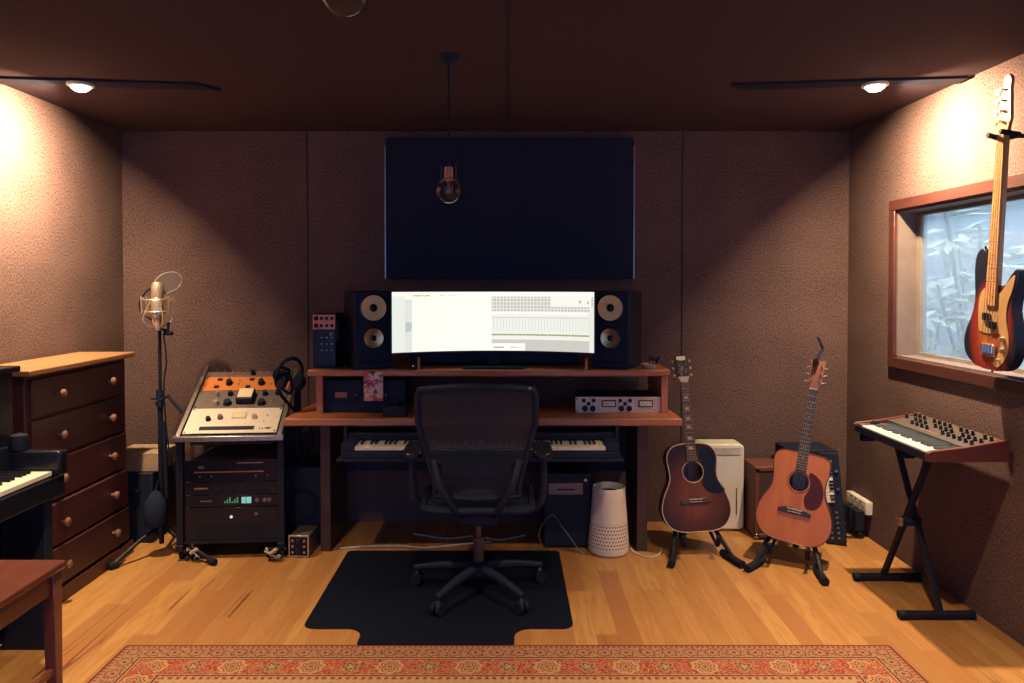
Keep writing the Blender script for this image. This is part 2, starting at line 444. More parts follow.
# outside: rendered garden wall, leafy shrubs, daylight
out_g = MB().b(XR+.2, 6, 0, 9, -.12, -.02).build('ground', pm('garden_soil', (.10,.09,.06), (.06,.05,.035), 8, .95, 0, .4)); struct(out_g)
gw = MB().b(4.1, 4.25, .5, 9, -.02, 3.2).build('wall_garden', pm('pale_garden_wall', (.42,.50,.50), (.34,.42,.42), 3, .9, 0, .1)); struct(gw)
leafm = pm('pale_green_leaf', (.66,.74,.68), (.44,.55,.50), 4, .5)
def shrub(x, y, seed, label):
    rnd = random.Random(seed)
    t = thing('leafy_shrub', label, 'shrub', (x, y, -.02), group=None)
    mb = MB(); 
    st = MB()
    for k in range(9):
        a = rnd.uniform(0, 2*PI); h = rnd.uniform(1.3, 2.3); tip = Vector((.3*math.cos(a), .38*math.sin(a), h))
        st.tube([(0,0,0), tip*.5 + Vector((0,0,.15)), tip], .010, 5, 4)
        for j in range(16):
            q = rnd.uniform(.35, 1.0); p = tip*q; aa = rnd.uniform(0, 2*PI); L = rnd.uniform(.16, .3); w = L*.22
            d = Vector((math.cos(aa), math.sin(aa), rnd.uniform(-.5, .4))).normalized(); sd = d.cross(Vector((0,0,1))).normalized()
            up = Vector((0,0,.02))
            mb.add([p, p+d*L*.4+sd*w, p+d*L-up, p+d*L*.4-sd*w, p+d*L*.4+up], [(0,1,4),(1,2,4),(2,3,4),(3,0,4)])
    mb.build('leaves', leafm, t, smooth=60); st.build('stem', pm('pale_stem', (.34,.38,.33), None, 20, .7), t)
shrub(2.98, 4.6, 1, 'pale leafy shrub outside the window, seen left through the glass')
shrub(2.95, 3.8, 2, 'pale leafy shrub outside the window, seen behind the hanging bass body')
shrub(3.1, 5.6, 3, 'pale leafy shrub outside the window, farthest along the garden wall')

# ------------------------------------------------------------------ ceiling strips + downlights
warm = (1.0, .69, .40)
bulbm = emit('lamp_glass_lit', (1, .78, .52), 17)
def strip(x0, y0, x1, y1, lx, label_s, label_l):
    d = Vector((x1-x0, y1-y0, 0)); L = d.length; a = math.atan2(d.y, d.x)
    t = thing('ceiling_batten', label_s, 'ceiling strip', (x0, y0, H), (0, 0, a))
    MB().prismz([(0, -.05), (L-.09, -.05), (L, .05), (0, .05)], -.012, 0).build('batten', M['black'], t, bevel=.002)
    ly = y0 + (lx-x0)/(x1-x0)*(y1-y0)
    downlight(lx, ly, H-.012, label_l, tilt=36 if lx < 0 else -36)
    return t
def downlight(x, y, z, label, power=105, tilt=0, spread=150):
    t = thing('downlight', label, 'ceiling light', (x, y, z), group=None)
    MB().lathe([(.0,0), (.058,0), (.058,-.010), (.046,-.014), (.040,-.006), (0,-.006)], seg=32).build('rim', M['white'], t)
    MB().lathe([(.040,-.008), (.038,-.022), (.024,-.032), (0,-.035)], seg=24).build('lens', bulbm, t)
    ld = bpy.data.lights.new('downlight_lamp', 'AREA'); ld.shape = 'DISK'; ld.size = .07; ld.energy = power; ld.color = warm; ld.spread = R(spread)
    lo = bpy.data.objects.new('downlight_lamp', ld); C.objects.link(lo); lo.parent = t; lo.location = (0, 0, -.04); lo.rotation_euler = (0, R(tilt), 0)
strip(-2.345, 3.385, -1.36, 3.50, -1.97, 'dark timber batten on the ceiling at left, downlight near its wall end', 'lit round downlight on the left ceiling batten')
strip(2.07, 3.385, 1.04, 3.50, 1.69, 'dark timber batten on the ceiling at right, above the wall-hung bass', 'lit round downlight on the right ceiling batten')
downlight(-1.15, 2.25, H, 'unseen downlight added to light the floor, above the left end of rug', 21, 0, 100)  # out-of-view lamp added to brighten the foreground floor
downlight(1.05, 2.25, H, 'unseen downlight added to light the floor, above the right end of rug', 23, 0, 100)  # its added partner, also out of view, for the floor at right

# pendants
glassm, nt, bs = newmat('clear_glass'); bs.inputs['Transmission Weight'].default_value = 1; bs.inputs['Roughness'].default_value = .02; bs.inputs['IOR'].default_value = 1.25
bs.inputs['Base Color'].default_value = (.9,.88,.85,1)
filam = pm('amber_filament', (.5,.22,.12), None, 20, .4)
def pendant(x, y, zc, label):
    t = thing('pendant_lamp', label, 'pendant light', (x, y, H))
    MB().lathe([(0,0),(.037,0),(.036,-.014),(.028,-.032),(.012,-.040),(0,-.041)]).build('ceiling_rose', M['black'], t)
    L = zc - H
    MB().cyl((0,0,-.03), (0,0,L+.085), .0035, seg=8).build('cord', M['black'], t)
    MB().lathe([(0,L+.098),(.016,L+.095),(.018,L+.062),(.018,L+.045),(.014,L+.04),(0,L+.04)]).build('socket', M['copper'], t)
    for s in (-1, 1): MB().cyl((s*.030,0,L+.05), (s*.030,0,L+.105), .0022, seg=8).build('glass_sleeve_edge', M['chrome'], t)
    pr = [(.013, .052)] + [(.053*math.sin(a), .053*math.cos(a)) for a in [R(16+ i*164/16) for i in range(17)]]
    g = MB().lathe([(r, h+L) for r, h in pr] + [(max(r-.0012, 0), (h*.977)+L) for r, h in reversed(pr)], seg=32).build('bulb', glassm, t)
    f = MB(); f.cyl((0,0,L+.045), (0,0,L+.005), .006, .004, 8)
    for k in range(4):
        a = k*PI/2+.3; f.tube([(0,0,L+.02), (.015*math.cos(a), .015*math.sin(a), L+.012), (.012*math.cos(a), .012*math.sin(a), L-.012), (0,0,L-.006)], .0012, 5, 3)
    f.build('filament', filam, g)
pendant(-.243, 3.04, 1.850, 'clear globe bulb hanging on a cord in front of the black wall panel')
pendant(-.362, 1.66, 2.115, 'clear globe bulb cut off by the top edge of the photo')

# black panel on the back wall
t = thing('sound_absorber', 'large black rectangular panel hung on the back wall above the monitor', 'wall panel', (.01, YB, 1.5))
MB().b(-.745, .745, -.07, -.005, 0, .845).build('panel', M['fabricblack'], t, bevel=.004)
for s in (-1, 1): MB().b(s*.750-.0025, s*.750+.0025, -.072, -.004, 0, .80).build('edge_trim', M['steel'], t)

# ------------------------------------------------------------------ rug, mat
RX, RY0, RY1 = 1.54, .9, 2.958
rug = MB().prismz(rrect(-RX, RX, -(RY1-RY0)/2, (RY1-RY0)/2, .01, 2), 0, .010).build('rug', rugmat(RX, (RY1-RY0)/2), bevel=.003)
rug.location = (0, (RY0+RY1)/2, .0005)
tag(rug, 'red and cream persian style rug with floral border on the floor', 'rug')
def arc(cx, cy, r, a0, a1, n=6): return [(cx+r*math.cos(R(a0+(a1-a0)*i/n)), cy+r*math.sin(R(a0+(a1-a0)*i/n))) for i in range(n+1)]
x0, x1, yb, yf, yl, l0, l1 = -.876, .280, 4.03, 3.115, 2.972, -.595, .006
poly = arc(x1-.03, yb-.03, .03, 90, 0) + arc(x1-.05, yf+.05, .05, 0, -90) + arc(l1+.09, yf-.07, .07, 90, 180) + [(l1+.02, yl+.01), (l1+.015, yl)] + \
       [(l0-.015, yl), (l0-.02, yl+.01)] + arc(l0-.09, yf-.07, .07, 0, 90) + arc(x0+.05, yf+.05, .05, 270, 180) + arc(x0+.03, yb-.03, .03, 180, 90)
mm = MB().prismz(poly[::-1], .0005, .005).build('chair_mat', pm('black_mat', (.006,.009,.022), (.005,.008,.018), 150, .7, 0, .1, spec=.08))
tag(mm, 'black lipped floor mat under the desk chair', 'chair mat')

# ------------------------------------------------------------------ desk
DX0, DX1, DYF = -1.178, .916, 3.875
t = thing('studio_desk', 'wooden studio desk with raised shelf carrying the wide monitor', 'desk', (0, 0, 0))
dt = MB(); random.seed(3)
fp = [(DX0 + (DX1-DX0)*i/24, DYF + random.uniform(-.006, .006)) for i in range(25)]
dt.prismz([(DX1, 4.0), (DX1-.01, 4.47), (DX0+.03, 4.47), (DX0, 4.0)] + fp, .72, .76)
dt.build('desktop', M['deskwood'], t, bevel=.006)
SX0, SX1, SYF = -1.085, .880, 3.98
fp = [(SX0 + (SX1-SX0)*i/24, SYF + random.uniform(-.008, .008) + (.015 if i in (0, 24) else 0)) for i in range(25)]
MB().prismz([(SX1, 4.05), (SX1, 4.45), (SX0, 4.45), (SX0, 4.05)] + fp, .968, 1.004).build('raised_shelf', M['deskwood'], t, bevel=.008)
for x in (-1.03, .855): MB().b(x-.018, x+.018, 4.03, 4.42, .76, .968).build('shelf_support', M['deskwood'], t, bevel=.003)
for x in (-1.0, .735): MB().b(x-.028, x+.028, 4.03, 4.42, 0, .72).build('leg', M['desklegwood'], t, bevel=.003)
MB().b(-.97, .705, 4.40, 4.42, .35, .72).build('back_panel', M['black'], t)
MB().b(-.86, .58, 3.69, 4.02, .575, .590).build('keyboard_tray', M['black'], t, bevel=.002)
for x in (-.85, .57): MB().b(x-.008, x+.008, 3.85, 4.02, .59, .72).build('tray_runner', M['blackmetal'], t)

# generic keybed: local x along keys, fronts at y=0, keys run to +y; z=0 key bottom
WPAT = [1, 1, 0, 1, 1, 1, 0]   # black key after C D . F G A .
def keybed(parent, nwhite, pitch, klen, start=0, M0=None, bmat=None, wmat=None, kh=.018):
    w = wmat or M['ivory']; bm_ = bmat or M['blackgloss']
    first = None; firstb = None
    M0 = M0 or Matrix()
    for i in range(nwhite):
        if first is None:
            first = MB().b(.0006, pitch-.0006, 0, klen, 0, kh).build('white_key', w, parent, bevel=.001); o = first
        else: o = first.copy(); C.objects.link(o); o.parent = parent
        o.matrix_local = M0 @ Matrix.Translation((i*pitch, 0, 0))
        if WPAT[(i+start) % 7] and i < nwhite-1:
            if firstb is None:
                firstb = MB().prism([(-.0055*pitch/.0235, 0), (.0055*pitch/.0235, 0), (.0045*pitch/.0235, .011), (-.0045*pitch/.0235, .011)], klen*.36, klen).build('black_key', bm_, parent, bevel=.001); o = firstb
            else: o = firstb.copy(); C.objects.link(o); o.parent = parent
            o.matrix_local = M0 @ Matrix.Translation(((i+1)*pitch, 0, kh))

t = thing('digital_piano', 'black keyboard with ivory keys on the tray under the desktop', 'keyboard', (-.14, 3.70, .590))
mb = MB(); mb.b(-.70, .70, .0, .30, 0, .035); mb.b(-.70, .70, .165, .30, .035, .095); mb.b(-.70, -.632, .0, .165, .035, .075); mb.b(.632, .70, .0, .165, .035, .075)
mb.build('case', M['black'], t, bevel=.004)
keybed(t, 52, .0243, .15, 5, Matrix.Translation((-.632, .005, .040)))

# ------------------------------------------------------------------ monitor
t = thing('ultrawide_monitor', 'curved ultrawide monitor glowing white with editing software', 'monitor', (-.08, 4.10, 1.004))
sm, nt, bs = newmat('lit_screen')
tcn = nt.nodes.new('ShaderNodeTexCoord'); sp = nt.nodes.new('ShaderNodeSeparateXYZ'); nt.links.new(tcn.outputs['UV'], sp.inputs[0])
u = E(nt, sp.outputs[0]); v = E(nt, sp.outputs[1])
white = (.96,.95,.85)
nz = noise(nt, combine(nt, u*120, v*18, 0), 1, 1)
c = mixc(nt, u.between(.0, .064)*v.lt(.93), white, (.80,.83,.76))
c = mixc(nt, u.between(.064, .10)*v.lt(.87)*((v*46).frac().gt(.35)), c, (.62,.65,.62))
c = mixc(nt, u.between(.068, .098)*v.between(.34, .5), c, (.50,.55,.55))
c = mixc(nt, v.between(.925, .945)*u.between(.105, .19)*nz.gt(.42), c, (.45,.52,.20))
c = mixc(nt, v.between(.925, .945)*u.between(.24, .31)*nz.gt(.5), c, (.50,.55,.45))
rt = u.gt(.49)
c = mixc(nt, rt*v.lt(.92), c, (.86,.86,.78))
c = mixc(nt, rt*v.between(.67, .92), c, (.55,.53,.48))
c = mixc(nt, rt*v.between(.67, .92)*((u*60).frac().gt(.72)), c, (.80,.79,.72))
c = mixc(nt, rt*v.between(.67, .92)*((v*17).frac().lt(.25)), c, (.82,.80,.73))
c = mixc(nt, rt*v.between(.33, .56)*((u*64).frac().lt(.13)), c, (.52,.52,.46))
c = mixc(nt, rt*v.between(.555, .575), c, (.66,.64,.58))
c = mixc(nt, rt*v.between(.625, .655)*u.lt(.97), c, (.95,.95,.88))
c = mixc(nt, rt*u.lt(.975)*v.between(.258, .285)*(nz.gt(.35)), c, (.32,.40,.14))
c = mixc(nt, rt*v.lt(.19), c, (.60,.58,.53))
c = mixc(nt, u.between(.49, .655)*v.lt(.125), c, white)
c = mixc(nt, u.between(.50, .55)*v.between(.045, .065)*nz.gt(.4), c, (.30,.32,.20))
c = mixc(nt, u.between(.58, .645)*v.between(.05, .07)*nz.gt(.5), c, (.30,.32,.20))
c = mixc(nt, u.between(.78, .985)*v.between(.75, .93), c, (.90,.90,.84))
c = mixc(nt, u.between(.92, .935)*v.between(.81, .86), c, (.55,.56,.5)); c = mixc(nt, u.between(.965, .972)*v.between(.80, .85), c, (.70,.25,.2))
c = mixc(nt, u.gt(.975)*v.lt(.75), c, (.80,.79,.74))
nt.links.new(c, bs.inputs['Emission Color']); bs.inputs['Emission Strength'].default_value = 1.15; bs.inputs['Base Color'].default_value = (.02,.02,.025,1); bs.inputs['Roughness'].default_value = .4
HWM, Z0, Z1, RAD = .540, .094, .420, 1.05
def arcgrid(hw, z0, z1, dy, nseg=32):
    vs = []; amax = math.asin(hw/RAD)
    for i in range(nseg+1):
        a = -amax + 2*amax*i/nseg
        for z in (z0, z1): vs.append((RAD*math.sin(a), RAD*math.cos(a) - RAD + dy, z))
    return vs
vs = arcgrid(HWM, Z0, Z1, -.001)
sc_o = MB().add(vs, [(2*i, 2*i+2, 2*i+3, 2*i+1) for i in range(32)]).build('screen', sm, t)
uvl = sc_o.data.uv_layers.new(name='UVMap')
for p in sc_o.data.polygons:
    for li in p.loop_indices:
        vi = sc_o.data.loops[li].vertex_index; uvl.data[li].uv = ((vi//2)/32, vi % 2)
a = arcgrid(HWM+.010, Z0-.012, Z1+.010, .003); b_ = arcgrid(HWM+.010, Z0-.012, Z1+.010, .032); nn = len(a)
fs = []
for i in range(32):
    fs += [(2*i, 2*i+2, 2*i+3, 2*i+1), (nn+2*i, nn+2*i+1, nn+2*i+3, nn+2*i+2), (2*i, nn+2*i, nn+2*i+2, 2*i+2), (2*i+1, 2*i+3, nn+2*i+3, nn+2*i+1)]
fs += [(0, 1, nn+1, nn), (64, nn+64, nn+65, 65)]
MB().add(a+b_, fs).build('housing', M['black'], t)
mb = MB(); mb.b(-.04, .04, .035, .085, .01, .30); mb.build('stand_neck', M['black'], t, bevel=.004)
MB().prismz(rrect(-.17, .17, -.10, .13, .03), 0, .012).build('stand_base', M['black'], t, bevel=.003)

t = thing('soundbar', 'long black bar standing on the raised shelf under the monitor', 'soundbar', (-.08, 4.27, 1.004))
MB().b(-.48, .48, -.03, .05, .006, .10).build('housing', M['black'], t, bevel=.008)
for s in (-1, 1): MB().b(s*.4-.02, s*.4+.02, -.02, .04, 0, .006).build('foot', M['rubber'], t)

# ------------------------------------------------------------------ studio speakers
def speaker(x, yaw, label):
    t = thing('studio_speaker', label, 'speaker', (x, 4.10, 1.004), (0, 0, R(yaw)))
    MB().b(-.105, .105, -.08, .20, 0, .425).build('cabinet', M['black'], t, bevel=.008)
    w = MB().lathe([(.079,-.080), (.079,-.088), (.070,-.089), (.067,-.085)], (0,0,.333), 'y', 40).build('woofer_ring', M['blackgloss'], t)
    MB().lathe([(.070,-.0885), (.060,-.0865), (.022,-.0815), (0,-.0812)], (0,0,.333), 'y', 40).build('woofer_cone', M['conewhite'], t)
    MB().lathe([(.022,-.0815), (.020,-.087), (.012,-.093), (0,-.095)], (0,0,.333), 'y', 24).build('dust_cap', M['blackgloss'], t)
    MB().lathe([(.060,-.080), (.060,-.087), (.054,-.088), (.052,-.084)], (.0,0,.168), 'y', 40).build('tweeter_ring', M['blackgloss'], t)
    MB().lathe([(.053,-.0875), (.042,-.085), (.018,-.0815), (0,-.0812)], (0,0,.168), 'y', 40).build('tweeter_horn', M['gold'], t)
    MB().lathe([(.017,-.0815), (.014,-.087), (0,-.091)], (0,0,.168), 'y', 24).build('tweeter_dome', M['blackgloss'], t)
    MB().b(-.075, .075, -.0825, -.080, .03, .045).build('bass_port', M['rubber'], t)
speaker(-.765, 24, 'black two-way studio speaker on shelf left of the monitor')
speaker(.590, -24, 'black two-way studio speaker on shelf right of the monitor')

# helpers for gear
def knob(parent, x, y, z, r, h, mat_, ang=None, nrm='y', name='knob', lab=None):
    mb = MB()
    if nrm == 'y': mb.lathe([(r*1.15, 0), (r*1.1, -h*.25), (r, -h*.3), (r*.85, -h), (0, -h)], (x, y, z), 'y', 16)
    else: mb.lathe([(r*1.15, 0), (r*1.1, h*.25), (r, h*.3), (r*.85, h), (0, h)], (x, y, z), 'z', 14)
    o = mb.build(name, mat_, parent)
    return o
def screwset(mb, w, h, y=-.002):
    for sx in (-1, 1):
        for sz in (0, 1): mb.cyl((sx*(w/2-.009), y, .010 if sz == 0 else h-.010), (sx*(w/2-.009), y-.003, .010 if sz == 0 else h-.010), .0045, seg=10)
metermat = pm('lit_meter_face', (.75,.66,.45), (.70,.60,.40), 20, .5)
def meter(parent, x, z, w, h, y=0):
    o = MB().b(x-w/2, x+w/2, y-.008, y, z-h/2, z+h/2).build('meter', M['black'], parent, bevel=.002)
    MB().b(x-w/2+.006, x+w/2-.006, y-.0095, y-.0075, z-h/2+.006, z+h/2-.006).build('meter_face', metermat, o)
    MB().cyl((x, y-.0105, z-h/2+.008), (x-w*.28, y-.0105, z+h/2-.009), .0009, seg=5).build('needle', M['black'], o)

# silver stereo compressor on the desktop
t = thing('compressor_unit', 'silver rack compressor with two meters on the right of desktop', 'audio rack unit', (.612, 4.05, .760))
MB().b(-.215, .215, 0, .28, .003, .086).build('chassis', M['black'], t)
MB().b(-.2415, .2415, -.004, 0, .001, .088).build('faceplate', M['silver'], t, bevel=.001)
for cx in (-.165, .035):
    for dx, dz, r in ((-.032, .068, .010), (.022, .068, .010), (-.005, .050, .010), (-.025, .024, .0145), (.018, .024, .0145)):
        knob(t, cx+dx, -.004, dz, r, .014, M['black'])
for cx in (-.060, .142): meter(t, cx, .052, .078, .038, -.004)
mb = MB()
for cx in (-.113, -.005, .087, .193):
    for k in range(4): mb.cyl((cx, -.004, .018+k*.018), (cx, -.008, .018+k*.018), .0035, seg=8)
mb.build('switches', M['copper'], t); mb = MB(); screwset(mb, .483, .088, -.004); mb.build('screws', M['black'], t)

# dark rack gear left under shelf
t = thing('rack_preamp', 'dark rack unit with orange display left under the raised shelf', 'audio rack unit', (-.80, 4.06, .760))
MB().b(-.205, .215, 0, .30, .003, .175).build('chassis', M['black'], t); MB().b(-.205, .235, -.004, 0, .001, .178).build('faceplate', M['black'], t, bevel=.002)
MB().b(-.150, -.085, -.006, -.004, .082, .112).build('display', pm('orange_label', (.50,.19,.09), (.42,.16,.08), 30, .5), t)
for i in range(4): knob(t, -.045+i*.055, -.004, .095, .009, .014, M['blackgloss'])
for i in range(4): MB().b(-.035+i*.055-.0015, -.035+i*.055+.0015, -.02, -.018, .095, .104).build('knob_pointer', M['white'], t)
MB().b(.12, .19, -.005, -.004, .02, .026).build('name_strip', M['greyface'], t)
# small black box on the desktop
t = thing('small_black_box', 'small black box on the desktop left of the chair', 'box', (-.605, 3.97, .760))
MB().b(-.062, .062, -.05, .05, 0, .055).build('case', M['black'], t, bevel=.005); MB().cyl((0,0,.055), (0,0,.067), .02).build('dial', M['blackgloss'], t)
# floral card hanging on the shelf edge
fm, nt, bs = newmat('floral_card'); x, y, z = coords(nt)
a = noise(nt, combine(nt, x, 0, z), 28, 1, .5, 1.0); b_ = noise(nt, combine(nt, x+3, 0, z), 34, 1, .5, 1.5)
c = mixc(nt, a.gt(.53), (.85,.56,.46), (.60,.13,.12)); c = mixc(nt, (b_.gt(.54))*(z.gt(.04)), c, (.10,.09,.22))
nt.links.new(c, bs.inputs['Base Color']); bs.inputs['Roughness'].default_value = .6
o = MB().add([(x_, -.004*math.sin(i/6*PI), z_) for i, z_ in enumerate([.158*k/6 for k in range(7)]) for x_ in (0, .104)], [(2*i, 2*i+1, 2*i+3, 2*i+2) for i in range(6)]).build('floral_card', fm)
so = o.modifiers.new('thickness', 'SOLIDIFY'); so.thickness = .0012
o.location = (-.775, 3.966, .838); tag(o, 'pink and blue floral card hanging from the raised shelf edge', 'card')

# modular preamp case on shelf at left
t = thing('module_rack', 'small upright rack of knobbed modules on shelf, left end', 'audio rack unit', (-.990, 4.05, 1.004))
MB().b(-.080, .046, 0, .20, 0, .30).build('case', M['black'], t, bevel=.003)
p = MB().b(-.078, .044, -.005, 0, .215, .295).build('upper_module', M['pink'], t)
for r_ in range(2):
    for c_ in range(4): knob(t, -.060+c_*.029, -.005, .275-r_*.040, .0115 if c_ == 0 else .008, .012, M['black'])
MB().b(-.078, .044, -.004, 0, .02, .21).build('lower_module', M['blackgloss'], t)
for r_ in range(3):
    for c_ in range(3): MB().cyl((-.03+c_*.028, -.004, .17-r_*.035), (-.03+c_*.028, -.009, .17-r_*.035), .0035, seg=8).build('jack_socket', M['steel'], t)
MB().b(.047, .053, .01, .08, .14, .26).build('side_handle', M['greyface'], t, bevel=.003)
knob(t, .025, -.004, .19, .010, .012, M['greyface'])

# small things on the raised shelf
for x_, lab, h_ in ((-.485, 'small wooden post under the left end of the monitor', .065), (.425, 'small wooden post under the right end of the monitor', .060)):
    t = thing('wooden_post', lab, 'ornament', (x_, 4.005, 1.004))
    MB().lathe([(0,0), (.010,0), (.009,.01), (.006,.02), (.008,h_*.7), (.006,h_), (0,h_)], seg=12).build('post', M['deskwood'], t)
t = thing('black_ball_camera', 'tiny black ball with a bright lens below the monitor', 'webcam', (-.512, 3.996, 1.004))
MB().lathe([(0,0), (.014,0), (.012,.006), (.016,.018), (.012,.032), (0,.036)], seg=16).build('body', M['blackgloss'], t)
MB().lathe([(.006,-.018), (.004,-.020), (0,-.021)], (0,0,.02), 'y', 12).build('lens', M['chrome'], t)
t = thing('small_dish', 'small pale dish at the right end of the raised shelf', 'dish', (.775, 4.05, 1.004))
MB().lathe([(0,0), (.030,0), (.034,.006), (.048,.026), (.045,.026), (.030,.009), (0,.007)], seg=24).build('bowl', M['bone'], t)
t = thing('wire_ornament', 'little dark tangle of wire in the shelf dish', 'ornament', (.785, 4.05, 1.0135))
mb = MB(); rnd = random.Random(5)
for k in range(5):
    mb.tube([(rnd.uniform(-.02, .02), rnd.uniform(-.02, .02), 0), (rnd.uniform(-.03, .05), 0, .03), (rnd.uniform(-.02, .05), 0, .055), (rnd.uniform(-.02, .05), .01, .03)], .003, 6, 4)
mb.build('wire', M['black'], t)

# ------------------------------------------------------------------ slanted rack
RK = (-1.475, 3.90, 0)
rk = thing('rack_stand', 'black wheeled rack stand with slanted top beside the desk', 'rack', RK, (0, 0, R(5)))
for sx in (-1, 1):
    x = sx*.262
    MB().b(x-.018, x+.018, .01, .05, .07, .66).build('front_post', M['blackmetal'], rk, bevel=.003)
    MB().b(x-.018, x+.018, .46, .50, .07, .92).build('rear_post', M['blackmetal'], rk, bevel=.003)
    MB().b(x-.02, x+.02, .0, .52, .05, .085).build('side_foot', M['blackmetal'], rk, bevel=.004)
    a = math.atan2(.29, .47)
    L = .60 if sx < 0 else .56
    MB(Matrix.Translation((x, .0, .665)) @ Matrix.Rotation(a, 4, 'X')).b(-.012, .012, -.01, L, -.03, .012).build('slanted_rail', M['steel'], rk, bevel=.003)
    for y in (.05, .46):
        w = MB(); w.cyl((x-.012, y, .026), (x+.012, y, .026), .025, seg=20); o = w.build('caster', M['rubber'], rk, bevel=.003)
        MB().b(x-.016, x+.016, y-.012, y+.012, .030, .05).build('caster_fork', M['steel'], o)
MB().b(-.28, .28, .02, .5, .085, .10).build('base_shelf', M['blackmetal'], rk)
MB().b(-.285, .285, -.03, .012, .640, .668).build('front_lip', M['steel'], rk, bevel=.004)
MB().b(-.245, .245, .47, .49, .10, .62).build('rear_brace', M['black'], rk)
k = rk.matrix_basis.copy() if False else Matrix.Translation(RK) @ Matrix.Rotation(R(5), 4, 'Z')
SL = k @ Matrix.Translation((0, 0, .675)) @ Matrix.Rotation(math.atan2(.29, .47), 4, 'X') @ Matrix.Rotation(-PI/2, 4, 'X')
# in SL frame: x right, -y out of face (up), z? convert so that local z runs up the slope and -y is outward normal
SL = k @ Matrix.Translation((0, .004, .676)) @ Matrix.Rotation(math.atan2(.29, .47) - PI/2, 4, 'X')
def slunit(name, label, z0, h, facem):
    t = bpy.data.objects.new(name, None); C.objects.link(t); t.empty_display_size = .05
    t.matrix_world = SL @ Matrix.Translation((0, 0, z0)); tag(t, label, 'audio rack unit')
    MB().b(-.215, .215, .002, .085, .004, h-.004).build('chassis', M['black'], t)
    MB().b(-.2415, .2415, -.004, .001, 0, h-.003).build('faceplate', facem, t, bevel=.001)
    mb = MB(); screwset(mb, .483, h-.003, -.004); mb.build('screws', M['black'], t)
    return t
h1 = .20; h2 = .15; h3 = .125
t = slunit('tube_equaliser', 'cream faced rack unit at bottom of the slanted rack', .0, h1, M['cream'])
for x_, z_, r_, m_ in ((-.135, .105, .013, 'black'), (-.075, .118, .014, 'greyface'), (.105, .118, .014, 'champagne')): knob(t, x_, -.004, z_, r_, .02, M[m_])
MB().b(-.015, .060, -.006, -.003, .110, .155).build('window_bezel', M['champagne'], t, bevel=.002); MB().b(-.010, .055, -.0075, -.0055, .116, .149).build('meter_face', metermat, t)
MB().b(-.165, .120, -.0065, -.003, .022, .050).build('patch_slot', M['black'], t, bevel=.002)
for x_ in (.15, .165, .18): MB().cyl((x_, -.004, .03), (x_, -.008, .03), .003, seg=8).build('button', M['black'], t)
MB().b(.185, .205, -.007, -.004, .028, .036).build('button', M['black'], t)
for x_, z_ in ((.16, .085), (.17, .135)): MB().cyl((x_, -.004, z_), (x_+.004, -.016, z_-.006), .003, .0015, seg=8).build('toggle_switch', M['steel'], t)
t = slunit('vu_compressor', 'dark grey rack unit with upright meter in the slanted rack, middle one', h1, h2, M['greyface'])
for x_, z_, r_, m_ in ((-.125, .035, .014, 'champagne'), (-.065, .035, .021, 'black'), (-.135, .108, .010, 'champagne'), (-.065, .112, .014, 'black'), (.120, .035, .021, 'black'), (.125, .112, .014, 'black'), (.195, .115, .014, 'black')): knob(t, x_, -.004, z_, r_, .024, M[m_])
o = MB().b(-.018, .072, -.040, -.003, .030, .125).build('meter_housing', M['black'], t, bevel=.004)
MB().b(-.012, .066, -.042, -.039, .045, .120).build('meter_face', metermat, o)
for z_ in (.03, .05, .07): MB().cyl((.175, -.004, z_), (.178, -.014, z_), .004, .002, seg=8).build('toggle_switch', M['champagne'], t)
t = slunit('orange_preamp', 'orange faced rack unit with black knobs at top of slanted rack', h1+h2, h3, M['orangeface'])
for x_, z_, r_ in ((-.095, .06, .018), (.085, .06, .018)):
    knob(t, x_, -.004, z_, r_, .024, M['black']); MB().b(x_-.003, x_+.003, -.032, -.024, z_-.022, z_+.022).build('pointer', M['black'], t)
for x_, z_ in ((-.16, .03), (-.155, .095), (.015, .03), (.025, .095)): MB().b(x_-.013, x_+.013, -.010, -.004, z_-.010, z_+.010).build('push_button', M['black'], t, bevel=.001)
for x_, z_ in ((-.04, .05), (-.04, .08), (.14, .05), (.15, .08), (.20, .04), (.215, .07), (.205, .10)): MB().cyl((x_, -.004, z_), (x_, -.014, z_), .0045, .0025, seg=8).build('toggle_switch', M['champagne'], t)
# row of patch plugs standing behind the orange unit
t = bpy.data.objects.new('patch_panel', None); C.objects.link(t); t.matrix_world = SL @ Matrix.Translation((0, 0, h1+h2+h3)); tag(t, 'narrow dark panel with a row of metal toggles above orange unit', 'audio rack unit')
MB().b(-.2415, .2415, -.004, .045, 0, .042).build('faceplate', M['greyface'], t, bevel=.001)
for i in range(10):
    if i == 5: continue
    MB().cyl((-.175+i*.040, -.004, .02), (-.175+i*.040, -.030, .026), .0035, .0025, seg=8).build('toggle_switch', M['chrome'], t)
knob(t, .02, -.004, .022, .013, .03, M['black'])
# lower units in the rack (upright)
def lowunit(name, label, z0, h, detail):
    t = bpy.data.objects.new(name, None); C.objects.link(t); t.matrix_world = k @ Matrix.Translation((0, .030, z0)); tag(t, label, 'audio rack unit')
    MB().b(-.215, .215, 0, .36, .003, h-.003).build('chassis', M['black'], t); MB().b(-.2415, .2415, -.004, 0, 0, h-.002).build('faceplate', M['blackgloss'], t, bevel=.001)
    detail(t, h); return t
def d1(t, h):
    MB().b(-.19, .17, -.007, -.004, h*.42, h*.42+.006).build('trim_strip', M['copper'], t); MB().b(.03, .17, -.006, -.004, h-.02, h-.015).build('trim_strip', M['copper'], t)
    for x_ in (-.16, -.10, .13, .19): MB().cyl((x_, -.004, h*.25), (x_, -.009, h*.25), .004, seg=8).build('button', M['steel'], t)
    MB().b(-.17, -.14, -.006, -.004, h-.045, h-.03).build('badge', M['greyface'], t)
